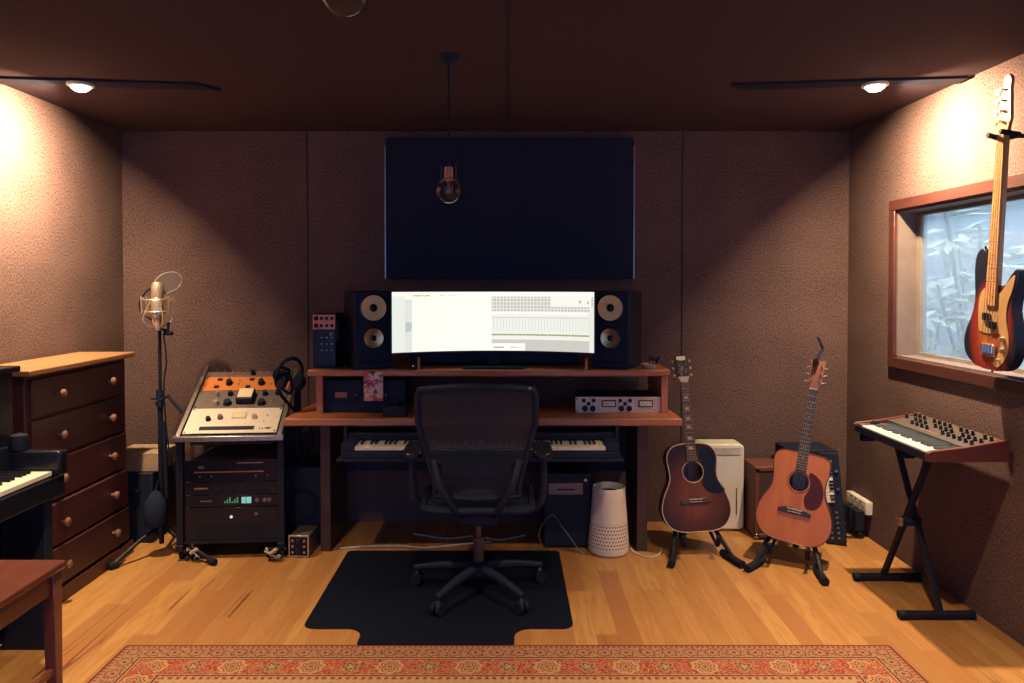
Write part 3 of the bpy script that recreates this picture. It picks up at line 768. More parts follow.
def d2(t, h):
    MB().b(-.19, -.12, -.006, -.004, h*.5-.004, h*.5+.004).build('badge', M['copper'], t)
    for i in range(5): MB().b(-.09+i*.06, -.05+i*.06, -.006, -.004, h*.3, h*.7).build('vent_slot', M['rubber'], t)
lcd = emit('teal_display', (.20,.62,.58), .55); led = emit('green_led', (.10,.35,.22), .35)
def d3(t, h):
    for x_, w_ in ((.065, .022), (.092, .026)): MB().b(x_-w_/2, x_+w_/2, -.006, -.004, h*.25, h*.80).build('display', lcd, t, bevel=.001)
    for i in range(6): MB().b(-.035+i*.013, -.029+i*.013, -.006, -.004, h*.3, h*.3+.010*(1+i % 3)).build('level_light', led, t)
    for x_ in (.135, .175, .20): knob(t, x_, -.004, h*.5, .010, .010, M['greyface'])
    MB().b(-.16, -.10, -.006, -.004, h*.45, h*.55).build('badge', M['greyface'], t)
def d4(t, h):
    o = MB().cyl((0, -.004, h*.70), (0, -.007, h*.70), .008).build('power_light', emit('blue_led', (.45,.60,.85), .8), t)
    MB().cyl((.13, -.004, h*.78), (.13, -.008, h*.78), .009).build('power_button', M['greyface'], t)
    for i in range(6): MB().b(-.19, .19, -.0055, -.004, .01+i*.014, .016+i*.014).build('vent_slot', M['rubber'], t)
lowunit('rack_processor', 'black rack unit with long copper trim line, highest in rack body', .415, .115, d1)
lowunit('rack_patch_unit', 'black slotted rack unit just above the teal display unit', .345, .068, d2)
lowunit('rack_converter', 'black rack unit with glowing teal display in the rack body', .280, .062, d3)
lowunit('rack_power_amp', 'black rack unit with one blue light, lowest in rack', .102, .175, d4)

# headphones hanging on the rack rail + cables
def headphones(loc, rot, label):
    t = thing('headphones', label, 'headphones', loc, rot)
    pts = [(.082*math.cos(R(a)), 0, .085*math.sin(R(a))) for a in range(-10, 191, 12)]
    MB().tube(pts, .010, 8).build('headband', M['rubber'], t)
    for s in (-1, 1):
        MB().lathe([(0, 0), (.040, .0), (.046, .008), (.046, .022), (.038, .032), (.020, .034), (0, .030)], (s*.062, 0, -.045), 'x', 24, Matrix.Translation((0,0,0)) if s > 0 else Matrix.Translation((0,0,0)) @ Matrix.Scale(1, 4)).build('ear_cup', M['rubber'], t)
headphones((-1.20, 4.06, .975), (R(10), R(8), R(55)), 'black headphones hanging at the right rail of slanted rack')
def cable(pts, r, label, m='rubber', name='cable', cat='cable', smooth=8, group=None):
    o = MB().tube(pts, r, 8, smooth).build(name, M[m]); tag(o, label, cat, group); return o
cable([(-1.22,4.08,.93), (-1.20,4.05,.99), (-1.24,4.02,1.01), (-1.28,4.04,.97), (-1.26,4.08,.90), (-1.21,4.10,.86), (-1.19,4.06,.93), (-1.21,4.00,.99), (-1.26,4.01,.97), (-1.25,4.06,.86), (-1.17,4.16,.7), (-1.18,4.14,.55), (-1.14,4.3,.3), (-1.14,4.42,.01)], .009, 'thick black cable looped over the rack rail beside the desk')
for i, (x_, lab) in enumerate(((-1.20, 'thin black cable hanging between rack and desk, left one'), (-1.12, 'thin black cable hanging between rack and desk, middle one'), (-1.07, 'thin black cable hanging between rack and desk, right one'))):
    cable([(x_, 4.44, .72), (x_+.02, 4.46, .5), (x_-.01, 4.45, .45), (x_+.015, 4.46, .2), (x_, 4.48, .006)], .005, lab)

# ------------------------------------------------------------------ things under and beside the desk
t = thing('subwoofer', 'big black subwoofer cabinet on floor between rack and desk leg', 'speaker', (-1.165, 4.17, 0))
MB().b(-.115, .115, 0, .28, .012, .43).build('cabinet', M['black'], t, bevel=.006)
MB().lathe([(.09, -.0), (.09, -.008), (.075, -.006), (.03, .012), (0, .005)], (0, 0, .22), 'y', 32).build('cone', M['rubber'], t)
for sx in (-1, 1):
    for y_ in (.03, .25): MB().cyl((sx*.09, y_, 0), (sx*.09, y_, .012), .014).build('foot', M['rubber'], t)
t = thing('preamp_box', 'small silver-faced box with black knobs on floor by desk', 'audio box', (-1.122, 3.94, 0), (0, 0, R(-4)))
MB().b(-.052, .052, .002, .17, .006, .118).build('case', M['greyface'], t, bevel=.002)
MB().b(-.056, .056, -.003, .002, .003, .121).build('faceplate', M['champagne'], t, bevel=.001)
MB().b(-.048, .048, -.0045, -.003, .012, .112).build('panel', M['blackgloss'], t)
for z_ in (.035, .090): knob(t, .0, -.0045, z_, .013, .015, M['black'])
for x_ in (-.032, .032):
    for z_ in (.03, .062, .092): MB().cyl((x_, -.0045, z_), (x_, -.010, z_), .006, seg=10).build('button', M['champagne'], t)
for sx in (-1, 1):
    for y_ in (.02, .15): MB().cyl((sx*.04, y_, 0), (sx*.04, y_, .007), .007, seg=10).build('foot', M['rubber'], t)
t = thing('computer_tower', 'dark computer case on the floor under right half of desk', 'computer', (.33, 4.08, 0))
MB().b(-.13, .13, 0, .30, .01, .42).build('case', M['black'], t, bevel=.005)
MB().b(-.105, .085, -.004, 0, .30, .365).build('drive_panel', M['greyface'], t, bevel=.002); MB().b(-.06, .04, -.006, -.004, .325, .333).build('drive_slot', M['rubber'], t)
MB().cyl((.10, -.001, .38), (.10, -.004, .38), .008).build('power_button', M['steel'], t)
for sx in (-1, 1): MB().b(sx*.1-.015, sx*.1+.015, .02, .28, 0, .01).build('foot', M['rubber'], t)

# air purifier
pf, nt, bs = newmat('perforated_white'); x, y, z = coords(nt)
an = y.atan2(x); gu = an*(6.366); gv = z*52
rowp = gv.floor(); half = ((rowp*.5).frac().gt(.25))*.5
cu = (gu+half).frac()-.5; cv = gv.frac()-.5
hole = ((cu*cu)+(cv*cv)).sqrt().lt(.27)*z.between(.045, .18)
nt.links.new(mixc(nt, hole, (.74,.64,.52), (.16,.09,.07)), bs.inputs['Base Color']); bs.inputs['Roughness'].default_value = .5
t = thing('air_purifier', 'white tapered air purifier with perforated lower half under desk', 'air purifier', (.552, 4.03, 0))
MB().lathe([(0, 0), (.095, 0), (.108, .012), (.111, .04), (.108, .08), (.092, .30), (.089, .355), (.086, .362), (.082, .355), (.080, .325), (.04, .320), (0, .318)], seg=48).build('body', pf, t)
MB().lathe([(0,.3215), (.078,.3215), (.078,.327), (.05,.330), (0,.330)], seg=32).build('top_grille', M['rubber'], t)
cable([(.665,4.0,.03), (.70,3.98,.006), (.76,3.93,.005), (.82,3.98,.005), (.845,4.05,.005)], .004, 'white cord curving on floor from the air purifier', 'cablewhite')
cable([(-.93,4.06,.006), (-.80,4.09,.006), (-.6,4.10,.006), (-.45,4.07,.006), (-.28,4.12,.006), (-.1,4.17,.006)], .005, 'pale cable lying along the floor under left half of desk', 'cablewhite')
cable([(-.55,4.30,.006), (-.35,4.22,.006), (-.2,4.26,.006), (-.05,4.2,.006), (.1,4.28,.006)], .004, 'thin pale cable on floor behind the chair base', 'cablewhite')
cable([(.2,4.02,.006), (.17,4.04,.10), (.24,4.03,.2), (.3,4.04,.13), (.40,4.0,.006), (.43,3.98,.006)], .003, 'thin grey cable looping in front of the computer case', 'greyface')

# ------------------------------------------------------------------ desk chair (seen from behind)
t = thing('office_chair', 'black mesh office chair with five spoke base at the desk', 'office chair', (-.140, 3.50, .005), (0, 0, R(0)))
ang0 = math.atan2(3.592-3.50, -.505+.155)
for i in range(5):
    a = ang0 + i*2*PI/5
    d = Vector((math.cos(a), math.sin(a), 0))
    o = MB().tube([d*.03+Vector((0,0,.115)), d*.18+Vector((0,0,.105)), d*.325+Vector((0,0,.080))], [.026,.020,.014], 10, 4).build('spoke', M['black'], t)
    q = d*.315; s_ = Vector((-d.y, d.x, 0))
    for k_ in (-1, 1): MB().cyl(q+s_*(.006*k_)+Vector((0,0,.028)), q+s_*(.024*k_)+Vector((0,0,.028)), .027, seg=20).build('caster_wheel', M['rubber'], o)
    MB().cyl(q+Vector((0,0,.04)), q+Vector((0,0,.085)), .008, seg=8).build('caster_stem', M['steel'], o)
MB().lathe([(0,.08),(.045,.085),(.045,.135),(.03,.145),(0,.145)], seg=24).build('hub', M['black'], t)
MB().cyl((0,0,.14), (0,0,.26), .026).cyl((0,0,.24), (0,0,.36), .015).build('gas_lift', pm('dark_steel', (.12,.10,.10), None, 30, .35, .7), t)
MB().b(-.09, .09, -.14, .13, .35, .41).build('tilt_mechanism', M['black'], t, bevel=.015)
meshm, nt, bs = newmat('woven_mesh_black'); x, y, z = coords(nt)
holes = ((x*150).frac().gt(.62))*((z*90).frac().gt(.5))
bs.inputs['Base Color'].default_value = (.010,.0125,.024, 1); bs.inputs['Roughness'].default_value = .7
al = 1-holes*.3; nt.links.new(al.s, bs.inputs['Alpha'])
# seat
sp_ = rrect(-.25, .25, -.21, .24, .09, 6)
seat = MB(); 
o = MB().prismz(rrect(-.235, .235, -.195, .225, .08, 6), .438, .452).build('seat', M['rubber'], t, bevel=.004)
MB().tube([(x_, y_, .445 - (.03 if y_ > .18 else 0)) for x_, y_ in sp_], .016, 8, closed=True).build('seat_frame', M['black'], t)
# back, leaning toward the viewer at the top
def backpt(u_, z_):                                   # u -1..1
    h = (z_-.50)/.52
    hw = .19 + .075*min(max((z_-.56)/.28, 0), 1) - (.03*max(0, (h-.86)/.14)**2)
    y_ = -.205 - .10*h*.8 + .05*math.sin(h*PI)*.5 - .0 + .055*(u_*u_)*-0 + .05*(u_**2)
    return (u_*hw, y_, z_)
rows = 18; cols = 16
vs = [backpt(-1+2*j/cols, .50+.515*i/rows - .022*((-1+2*j/cols)**2)*(i/rows)**3) for i in range(rows+1) for j in range(cols+1)]
o = MB().add(vs, [(i*(cols+1)+j, i*(cols+1)+j+1, (i+1)*(cols+1)+j+1, (i+1)*(cols+1)+j) for i in range(rows) for j in range(cols)]).build('back_mesh', meshm, t)
edge = [vs[i*(cols+1)] for i in range(rows+1)] + [vs[rows*(cols+1)+j] for j in range(1, cols+1)] + [vs[i*(cols+1)+cols] for i in range(rows-1, -1, -1)] + [vs[j] for j in range(cols-1, 0, -1)]
MB().tube(edge, .014, 8, closed=True).build('back_frame', M['black'], t)
pts = [backpt(u_, .66) for u_ in (-.95, -.5, 0, .5, .95)]
MB().tube([(p[0], p[1]-.022, p[2]) for p in pts], .016, 8, 4).b(-.15, .15, -.248, -.232, .62, .70).build('lumbar_support', M['rubber'], t)
for s in (-1, 1):
    MB().tube([(s*.19, -.23, .68), (s*.16, -.275, .58), (s*.10, -.23, .46), (s*.06, -.10, .385)], .015, 8, 5).build('back_bracket', M['black'], t)
    MB().tube([(s*.07, -.02, .385), (s*.24, -.03, .40), (s*.300, -.05, .47), (s*.305, -.06, .66)], [.018,.02,.02,.017], 10, 5).build('armrest_post', M['black'], t)
    MB().prismz(rrect(s*.300-.046, s*.300+.046, -.17, .10, .035, 5), .665, .697).build('armrest_pad', M['blackgloss'], t, bevel=.008)
# tiny cover clip on the back rim
MB().lathe([(0,0), (.008,.002), (.006,.010), (0,.012)], (.235, -.275, 1.0), 'z', 10).build('rim_clip', M['steel'], t)

# ------------------------------------------------------------------ chest of drawers
CX0, CX1, CY0, CY1 = XL+.012, -2.085, 3.18, 4.02
t = thing('chest_of_drawers', 'tall reddish wooden chest of drawers with lit-coloured top by left wall', 'chest of drawers', (0, 0, 0))
MB().b(CX0, CX1, CY0, CY1, .07, 1.07).build('carcass', M['chestbody'], t, bevel=.004)
MB().b(CX0, CX1+.045, CY0-.03, CY1+.02, 1.07, 1.097).build('top', M['chesttop'], t, bevel=.006)
MB().b(CX0, CX1+.035, CY0-.005, CY1+.005, 0, .07).build('plinth', M['chestbody'], t, bevel=.004)
zs = [.085, .265, .445, .625, .79, .925, 1.055]
zs = [.085, .275, .48, .68, .88, 1.062]
pull = [.032, .028, .020, .016, .016]
for i in range(5):
    z0, z1 = zs[i], zs[i+1]-.012
    x1_ = CX1 + pull[i]
    d = MB().b(CX1-.05, x1_, CY0+.03, CY1-.03, z0, z1).build('drawer', M['chestbody'], t, bevel=.006)
    for y_ in (CY0+.21, CY1-.20):
        MB().lathe([(.008, 0), (.008, .010), (.012, .014), (.019, .022), (.020, .030), (.013, .038), (0, .040)], (x1_, y_, (z0+z1)/2), 'x', 20).build('knob', M['brass_knob'], d)

# case + carton behind chest
t = thing('equipment_case', 'dark case standing on floor behind the chest of drawers', 'case', (-2.17, 4.31, 0))
MB().b(-.12, .16, -.15, .15, 0, .40).build('shell', M['black'], t, bevel=.008); MB().tube([(-.05,-.152,.30), (-.05,-.175,.30), (.09,-.175,.30), (.09,-.152,.30)], .006, 6).build('handle', M['rubber'], t)
t = thing('cardboard_box', 'beige carton on the dark case behind the chest of drawers', 'box', (-2.13, 4.31, .40))
MB().b(-.12, .14, -.12, .12, 0, .105).build('carton', pm('beige_card', (.42,.30,.20), None, 20, .8), t, bevel=.003); MB().b(-.12, .14, -.022, .022, .105, .1062).build('tape', M['champagne'], t)

# ------------------------------------------------------------------ microphone stand with microphone
SX, SY = -1.895, 4.02
t = thing('microphone_stand', 'tall black tripod microphone stand beside the rack', 'microphone stand', (SX, SY, 0))
MB().cyl((0,0,.05), (0,0,.86), .013).build('lower_tube', M['blackmetal'], t); MB().cyl((0,0,.84), (0,0,1.26), .009).build('upper_tube', M['blackmetal'], t)
MB().cyl((0,0,.80), (0,0,.89), .021).cyl((.0,0,.845), (-.045,-.01,.845), .006).build('clutch', M['black'], t)
MB().cyl((0,0,.10), (0,0,.19), .026).build('leg_collar', M['black'], t)
for a in (-28, 240, 100):
    d = Vector((math.cos(R(a)), math.sin(R(a)), 0)); L = .40 if a == -28 else .28
    o = MB().tube([Vector((0,0,.15)), d*.12+Vector((0,0,.105)), d*L+Vector((0,0,.022))], .010, 8).build('leg', M['blackmetal'], t)
    MB().cyl(d*(L-.03)+Vector((0,0,.020)), d*(L+.02)+Vector((0,0,.018)), .017).build('rubber_foot', M['rubber'], o)
MB().tube([(.012,0,1.22), (.05,-.01,1.215), (.055,-.01,1.26)], .008, 8).cyl((.03,-.01,1.20), (.075,-.01,1.20), .012).build('mount_arm', M['black'], t)
MB().tube([(-.02,-.01,.82),(.05,-.015,.86),(.13,-.02,.77)], .010, 8).build('boom_clamp', M['black'], t)
MB().cyl((.03,0,.30), (.018,0,.72), .012).build('folded_boom', M['black'], t)
t = thing('condenser_microphone', 'champagne coloured large microphone in a shock mount on the stand', 'microphone', (SX+.012, SY-.045, 1.285)); t.scale = (1.25, 1.25, 1.15)
MB().lathe([(0,-.06),(.013,-.058),(.013,-.01),(.017,0),(.024,.004),(.026,.02),(.026,.09),(.024,.094),(0,.094)], seg=24).build('body', M['champagne'], t)
MB().lathe([(.024,.094),(.025,.10),(.0245,.150),(.018,.165),(0,.17)], seg=24).build('grille', pm('mesh_grille', (.52,.40,.30), (.30,.22,.18), 400, .5, .6, .3), t)
sm_ = MB()
for z_, r_ in ((.03, .050), (.085, .055)):
    sm_.tube([(r_*math.cos(2*PI*i/20), r_*math.sin(2*PI*i/20), z_) for i in range(20)], .0028, 6, closed=True)
for i in range(4):
    a = PI/4 + i*PI/2; c_, s_ = math.cos(a), math.sin(a)
    sm_.tube([(.05*c_, .05*s_, .03), (.060*c_, .060*s_, -.005), (.045*c_, .045*s_, -.03), (.02*c_, .02*s_, -.045)], .003, 6, 3)
    sm_.tube([(.026*c_, .026*s_, .02), (.055*c_, .055*s_, .085)], .002, 5); sm_.tube([(.026*c_, .026*s_, .09), (.05*c_, .05*s_, .03)], .002, 5)
    sm_.tube([(.055*c_, .055*s_, .085), (.085*c_, .085*s_*.4, .10), (.080*c_, .08*s_*.4, .02)], .0025, 5)
sm_.build('shock_mount', M['champagne'], t)
t = thing('pop_filter', 'round mesh pop filter on gooseneck in front of the microphone', 'pop filter', (SX+.035, SY+.03, 1.475), (R(-38), 0, 0))
pmx, nt, bs = newmat('pop_filter_mesh'); bs.inputs['Base Color'].default_value = (.04,.03,.035,1); bs.inputs['Roughness'].default_value = .8
x, y, z = coords(nt); al = noise(nt, combine(nt, x, y, z), 600, 1)*.1 + .42; nt.links.new(al.s, bs.inputs['Alpha'])
MB().lathe([(0,-.002), (.073,-.002), (.073,.002), (0,.002)], axis='y', seg=40).build('mesh_disc', pmx, t)
MB().tube([(.074*math.cos(2*PI*i/32), 0, .074*math.sin(2*PI*i/32)) for i in range(32)], .0025, 6, closed=True).build('hoop', M['greyface'], t)
MB(Matrix.Rotation(R(38), 4, 'X')).tube([(-.068,.0,-.025), (-.11,-.01,-.045), (-.148,-.02,-.11), (-.13,-.02,-.17), (-.06,-.02,-.22), (-.036,-.022,-.28)], .005, 8, 6).build('gooseneck', M['rubber'], t)
MB().lathe([(0,-.008), (.010,-.008), (.010,.008), (0,.008)], (-.068, 0, -.03), 'y', 12).build('clamp_screw', M['chrome'], t)
cable([(SX+.03,SY-.02,1.20), (SX+.045,SY-.02,1.05), (SX+.03,SY-.02,.9), (SX+.05,SY-.02,.6), (SX+.08,SY+.02,.4), (SX+.14,SY+.10,.15), (SX+.16,SY+.2,.006), (SX+.10,SY+.35,.006), (SX+.2,SY+.42,.006)], .0045, 'black microphone cable hanging down the microphone stand')
t = thing('stand_weight', 'dark counterweight bag hung low on the microphone stand', 'bag', (SX, SY-.065, .16))
MB().lathe([(0,0),(.05,.01),(.062,.06),(.05,.14),(.02,.19),(0,.2)], seg=16).build('bag', M['fabricblack'], t); MB().tube([(0,0,.19),(0,.03,.24),(0,.05,.19)], .004, 6, 4).build('strap', M['rubber'], t)
cable([(-1.86,4.38,.006), (-1.78,4.32,.006), (-1.70,4.36,.006), (-1.62,4.33,.006), (-1.56,4.40,.006), (-1.70,4.44,.006), (-1.83,4.42,.006)], .004, 'pale cable loop on floor behind the microphone stand', 'cablewhite')
rnd = random.Random(11)
for j, (x_, lab) in enumerate(((-1.66, 'knot of pale plugs and cable on floor under the rack, left one'), (-1.24, 'knot of pale plugs and cable on floor under the rack, right one'))):
    t = thing('cable_bundle', lab, 'cables', (x_, 3.90, 0))
    for c_ in range(3):
        pts = [(rnd.uniform(-.05, .05), rnd.uniform(-.03, .03), rnd.uniform(.008, .07)) for _ in range(6)]; pts[0] = (pts[0][0], pts[0][1], .006)
        MB().tube(pts, .005, 7, 6).build('cable', M['rubber' if c_ else 'cablewhite'], t)
    MB().cyl((-.01,-.035,.05), (.025,-.04,.075), .009).build('plug', M['bone'], t)

# ------------------------------------------------------------------ piano and bench
PX = -2.36
t = thing('upright_piano', 'black upright piano against the left wall, cut by photo edge', 'piano', (0, 0, 0))
MB().b(XL+.01, -2.005, 1.52, 2.99, .62, 1.11).b(XL+.01, -2.02, 1.53, 2.98, .03, .62).build('case', M['blackgloss'], t, bevel=.006)
MB().b(XL+.005, -1.985, 1.50, 3.01, 1.11, 1.135).build('lid', M['blackgloss'], t, bevel=.005)
MB().b(-2.01, -1.80, 1.52, 2.99, .62, .70).build('key_bed', M['blackgloss'], t, bevel=.004)
for y0_, y1_ in ((2.935, 2.99), (1.52, 1.575)):
    MB().b(-2.01, -1.785, y0_, y1_, .70, .80).build('key_block', M['blackgloss'], t, bevel=.01)
    MB().b(-2.03, -1.85, y0_, y1_, 0, .62).build('leg_panel', M['black'], t, bevel=.004)
MB().b(-2.01, -1.985, 1.575, 2.935, .70, .82).build('fallboard', M['blackgloss'], t, bevel=.004)
MB().lathe([(0,0), (.03,.002), (.035,.02), (.03,.06), (0,.07)], (-1.965, 2.962, .80), 'z', 16).build('lid_prop', M['rubber'], t)
# pianist faces -X: low keys at far? left hand side of someone facing -X is -Y, so x_local -> +Y
MK = Matrix.Translation((-1.815, 1.715, .705)) @ Matrix.Rotation(PI/2, 4, 'Z')
keybed(t, 52, .02335, .155, 5, MK)
t = thing('piano_bench', 'glossy reddish wooden piano bench at the bottom left corner', 'bench', (-1.72, 2.20, 0))
MB().b(-.175, .175, -.37, .37, .475, .505).build('seat', M['benchwood'], t, bevel=.008)
MB().b(-.155, .155, -.35, .35, .40, .475).build('apron', M['benchwood'], t, bevel=.003)
for sx in (-1, 1):
    for sy in (-1, 1):
        MB().cyl((sx*.142, sy*.335, .475), (sx*.148, sy*.34, 0), .034, .024, seg=4).build('leg', M['benchwood'], t, bevel=.003)
MB().b(-.15, .15, -.02, .02, .12, .14).build('stretcher', M['benchwood'], t)
for s in (-1,1): MB().b(s*.145-.01, s*.145+.01, -.33, .33, .12, .14).build('side_stretcher', M['benchwood'], t)

# ------------------------------------------------------------------ guitars
def fretset(parent, znut, scale, n, w0, w1, zend, yf):
    for i in range(1, n+1):
        z_ = znut - scale*(1-2**(-i/12))
        if z_ < zend: break
        f = (znut-z_)/(znut-zend); w = w0 + (w1-w0)*f
        MB().b(-w/2, w/2, yf-.0012, yf+.0004, z_-.0009, z_+.0009).build('fret', M['bone'], parent)
def acoustic(name, label, loc, rot, top, shoulder, fb, guard, head, hole_r=.050, inlay='dots', bindm=None, headface=None, side=None):
    t = thing(name, label, 'guitar', loc, rot)
    half = [(.0, 0), (.09, .002), (.155, .028), (.192, .085), (.197, .145), (.178, .210), (.150, .265), (.137, .310)]
    half += shoulder
    pts = half + [(-x_, z_) for x_, z_ in reversed(half[1:-1])] if abs(half[-1][0]) < 1e-6 else half + [(-x_, z_) for x_, z_ in reversed(half[1:])]
    ol = [(x_*.955, .5-(.5-z_)*.955) for x_, z_ in smooth2(pts, 5)]
    t.scale = (.975,)*3
    nO = len(ol)
    # sides + back, hollow
    mb = MB(); D = .105
    vs = [(x_, 0, z_) for x_, z_ in ol] + [(x_, D, z_) for x_, z_ in ol]
    mb.add(vs, [(i, i+nO, (i+1) % nO+nO, (i+1) % nO) for i in range(nO)] + [tuple(range(nO, 2*nO))])
    body = mb.build('body', side or M['sidewood'], t)
    so = body.modifiers.new('t', 'SOLIDIFY'); so.thickness = .003; so.offset = 0
    sb = MB().ring(ol, circle(0, .345, hole_r), -.003, 0).build('soundboard', top, t)
    MB().tube([(x_, -.002, z_) for x_, z_ in ol], .0028, 6, closed=True).build('binding', bindm or M['bone'], t)
    MB().tube([(p[0], -.003, p[1]) for p in circle(0, .345, hole_r+.007, 32)], .0022, 5, closed=True).build('rosette', bindm or M['bone'], t)
    MB().prism(smooth2(guard, 5), -.0045, -.003).build('pickguard', M['tortoise'] if fb == 'ebony' else M['blackgloss'], t)
    MB().prism([(-.082, .175), (.082, .175), (.084, .190), (.05, .205), (-.05, .205), (-.084, .190)], -.012, -.003).build('bridge', M['rosewood' if fb != 'ebony' else 'ebony'], t, bevel=.002)
    MB().b(-.037, .037, -.0155, -.011, .196, .200).build('saddle', M['bone'], t)
    for i in range(6): MB().lathe([(.0035, -.012), (.0035, -.015), (0, -.017)], (-.028+i*.0112, 0, .184), 'y', 8).build('bridge_pin', M['bone'], t)
    zn = .845
    nk = MB(); 
    nk.add([(-.028,0,.47),(.028,0,.47),(.0215,0,zn),(-.0215,0,zn),(-.020,.024,.50),(.020,.024,.50),(.015,.019,zn),(-.015,.019,zn)], [(0,1,2,3),(4,7,6,5),(0,4,5,1),(1,5,6,2),(2,6,7,3),(3,7,4,0)])
    nk.add([(-.028,0,.42),(.028,0,.42),(.028,0,.50),(-.028,0,.50),(-.02,.09,.47),(.02,.09,.47),(.02,.024,.52),(-.02,.024,.52)], [(0,1,2,3),(4,7,6,5),(0,4,5,1),(1,5,6,2),(2,6,7,3),(3,7,4,0)])
    nk.build('neck', M['neckwood'], t, bevel=.004)
    fbm = M[fb]
    fbo = MB().prism([(-.028, .400), (.028, .400), (.0215, zn), (-.0215, zn)], -.008, 0).build('fretboard', fbm, t)
    fretset(fbo, zn, .648, 20, .043, .056, .402, -.008)
    for n_ in (3, 5, 7, 9, 12, 15):
        zz = zn - .648*(1-2**(-(n_-.5)/12))
        if inlay == 'dots': MB().cyl((0, -.0088, zz), (0, -.0075, zz), .003, seg=10).build('inlay', M['bone'], fbo)
        else: MB().prism([(-.013, zz-.007), (.013, zz-.007), (.010, zz+.007), (-.010, zz+.007)], -.0088, -.0075).build('inlay', M['bone'], fbo)
    MB().b(-.0215, .0215, -.011, 0, zn, zn+.005).build('nut', M['bone'], t)
    HM = Matrix.Translation((0, 0, zn+.004)) @ Matrix.Rotation(R(-13), 4, 'X')
    hd = MB(HM).prism(head, -.004, .013).build('headstock', headface or M['neckwood'], t, bevel=.002)
    hl = max(p[1] for p in head)
    for s in (-1, 1):
        for i in range(3):
            z_ = .040 + i*.042
            MB(HM).cyl((s*.022, -.005, z_), (s*.022, -.018, z_), .0045, seg=10).build('tuning_post', M['chrome'], t)
            MB(HM).cyl((s*.03, .008, z_), (s*.046, .008, z_), .0025, seg=8).lathe([(0,-.006),(.007,-.004),(.009,0),(.007,.004),(0,.006)], (s*.050, .008, z_), 'x', 12).build('tuning_peg', M['bone'] if headface else M['chrome'], t)
    for i in range(6):
        xn = -.0175+i*.007; xb = -.0275+i*.011; s = -1 if i < 3 else 1; j = i if i < 3 else 5-i
        pz = .040+j*.042; pw = HM @ Vector((s*.022, -.012, pz))
        MB().tube([(xb, -.015, .198), (xn, -.012, zn+.003), (pw.x, pw.y, pw.z)], .0007, 5).build('string', M['steel'], t)
    return t
slope = [(.140, .360), (.146, .405), (.138, .450), (.108, .485), (.060, .499), (0, .501)]
square = [(.139, .360), (.147, .410), (.147, .455), (.132, .486), (.090, .499), (0, .501)]
guard1 = [(.050, .395), (.040, .44), (.075, .475), (.118, .452), (.128, .395), (.120, .33), (.150, .27), (.168, .235), (.12, .222), (.075, .235), (.050, .265), (.046, .29), (.060, .345)]
guard2 = [(.045, .400), (.078, .395), (.112, .360), (.128, .300), (.118, .245), (.085, .215), (.050, .222), (.036, .270), (.058, .330)]
head1 = [(-.0215, 0), (.0215, 0), (.034, .030), (.039, .070), (.042, .13), (.036, .152), (.022, .150), (.010, .158), (0, .153), (-.010, .158), (-.022, .150), (-.036, .152), (-.042, .13), (-.039, .070), (-.034, .030)]
head2 = [(-.0215, 0), (.0215, 0), (.032, .022), (.037, .160), (-.037, .160), (-.032, .022)]
hm1, nt, bs = newmat('headstock_black_pearl'); x, y, z = coords(nt)
c = mixc(nt, ((z-.985).abs().lt(.012))*(x.abs().lt(.026)), (.03,.024,.026), (.70,.60,.42))
c = mixc(nt, ((z-.925).abs() + x.abs()*1.6).lt(.022), c, (.12,.10,.10)); c = mixc(nt, z.lt(.878 ), c, (.55,.45,.30))
nt.links.new(c, bs.inputs['Base Color']); bs.inputs['Roughness'].default_value = .3
hm1.name = 'headstock_veneer'
GL = ((1.028), 3.955, .112); GR = ((1.452), 3.80, .108)
acoustic('acoustic_guitar', 'dark brown sunburst acoustic guitar on stand nearest the desk', GL, (R(-11), R(-3.3), 0), M['burst_acoustic'], slope, 'rosewood', guard1, head1, .052, 'blocks', headface=hm1)
acoustic('acoustic_guitar', 'amber topped acoustic guitar on stand in front of amplifiers', GR, (R(-11), R(7.2), R(-27)), M['spruce'], square, 'ebony', guard2, head2, .050, 'dots', bindm=M['sidewood'])
# capo / strap on the amber guitar's headstock
t = thing('black_strap', 'black strap end tied to the amber guitar headstock', 'guitar strap', GR, (R(-11), R(7.2), R(-27)))
MB().tube([(-.030, .10, .99), (-.012, -.022-.00, .975), (.0, .03, 1.02), (.008, .05, 1.05), (-.004, .04, 1.075), (-.018, .04, 1.10), (-.028, .045, 1.105)], [.004,.009,.009,.008,.006,.007,.004], 8, 5).build('strap', M['rubber'], t)

def gstand(label, loc, rz):
    t = thing('guitar_stand', label, 'guitar stand', loc, (0, 0, R(rz)))
    m = M['blackmetal']
    for s in (-1, 1):
        o = MB().tube([(s*.02, .19, .30), (s*.10, .10, .14), (s*.155, -.06, .035), (s*.165, -.10, .024)], .012, 8, 4).build('front_leg', m, t)
        MB().tube([(s*.130, .02, .020), (s*.165, -.10, .020), (s*.185, -.16, .021)], .019, 10).build('rubber_foot', M['rubber'], o)
        c = MB().tube([(s*.04, .16, .215), (s*.085, .07, .10), (s*.09, -.005, .075), (s*.09, -.038, .082), (s*.092, -.046, .125)], .0085, 8, 4).build('cradle_arm', m, t)
        MB().tube([(s*.09, -.01, .078), (s*.09, -.036, .082), (s*.092, -.045, .128)], .0125, 8, 3).build('foam_pad', M['rubber'], c)
    o = MB().tube([(0, .18, .31), (0, .27, .15), (0, .36, .022)], .012, 8, 4).build('rear_leg', m, t)
    MB().tube([(0, .33, .020), (0, .39, .020)], .018, 8).build('rubber_foot', M['rubber'], o)
    MB().tube([(-.10, .10, .14), (0, .12, .15), (.10, .10, .14)], .009, 8, 4).build('crossbar', m, t)
    return t
gstand('black folding guitar stand holding the dark sunburst guitar', (GL[0]-.002, GL[1]-.012, .0), 0)
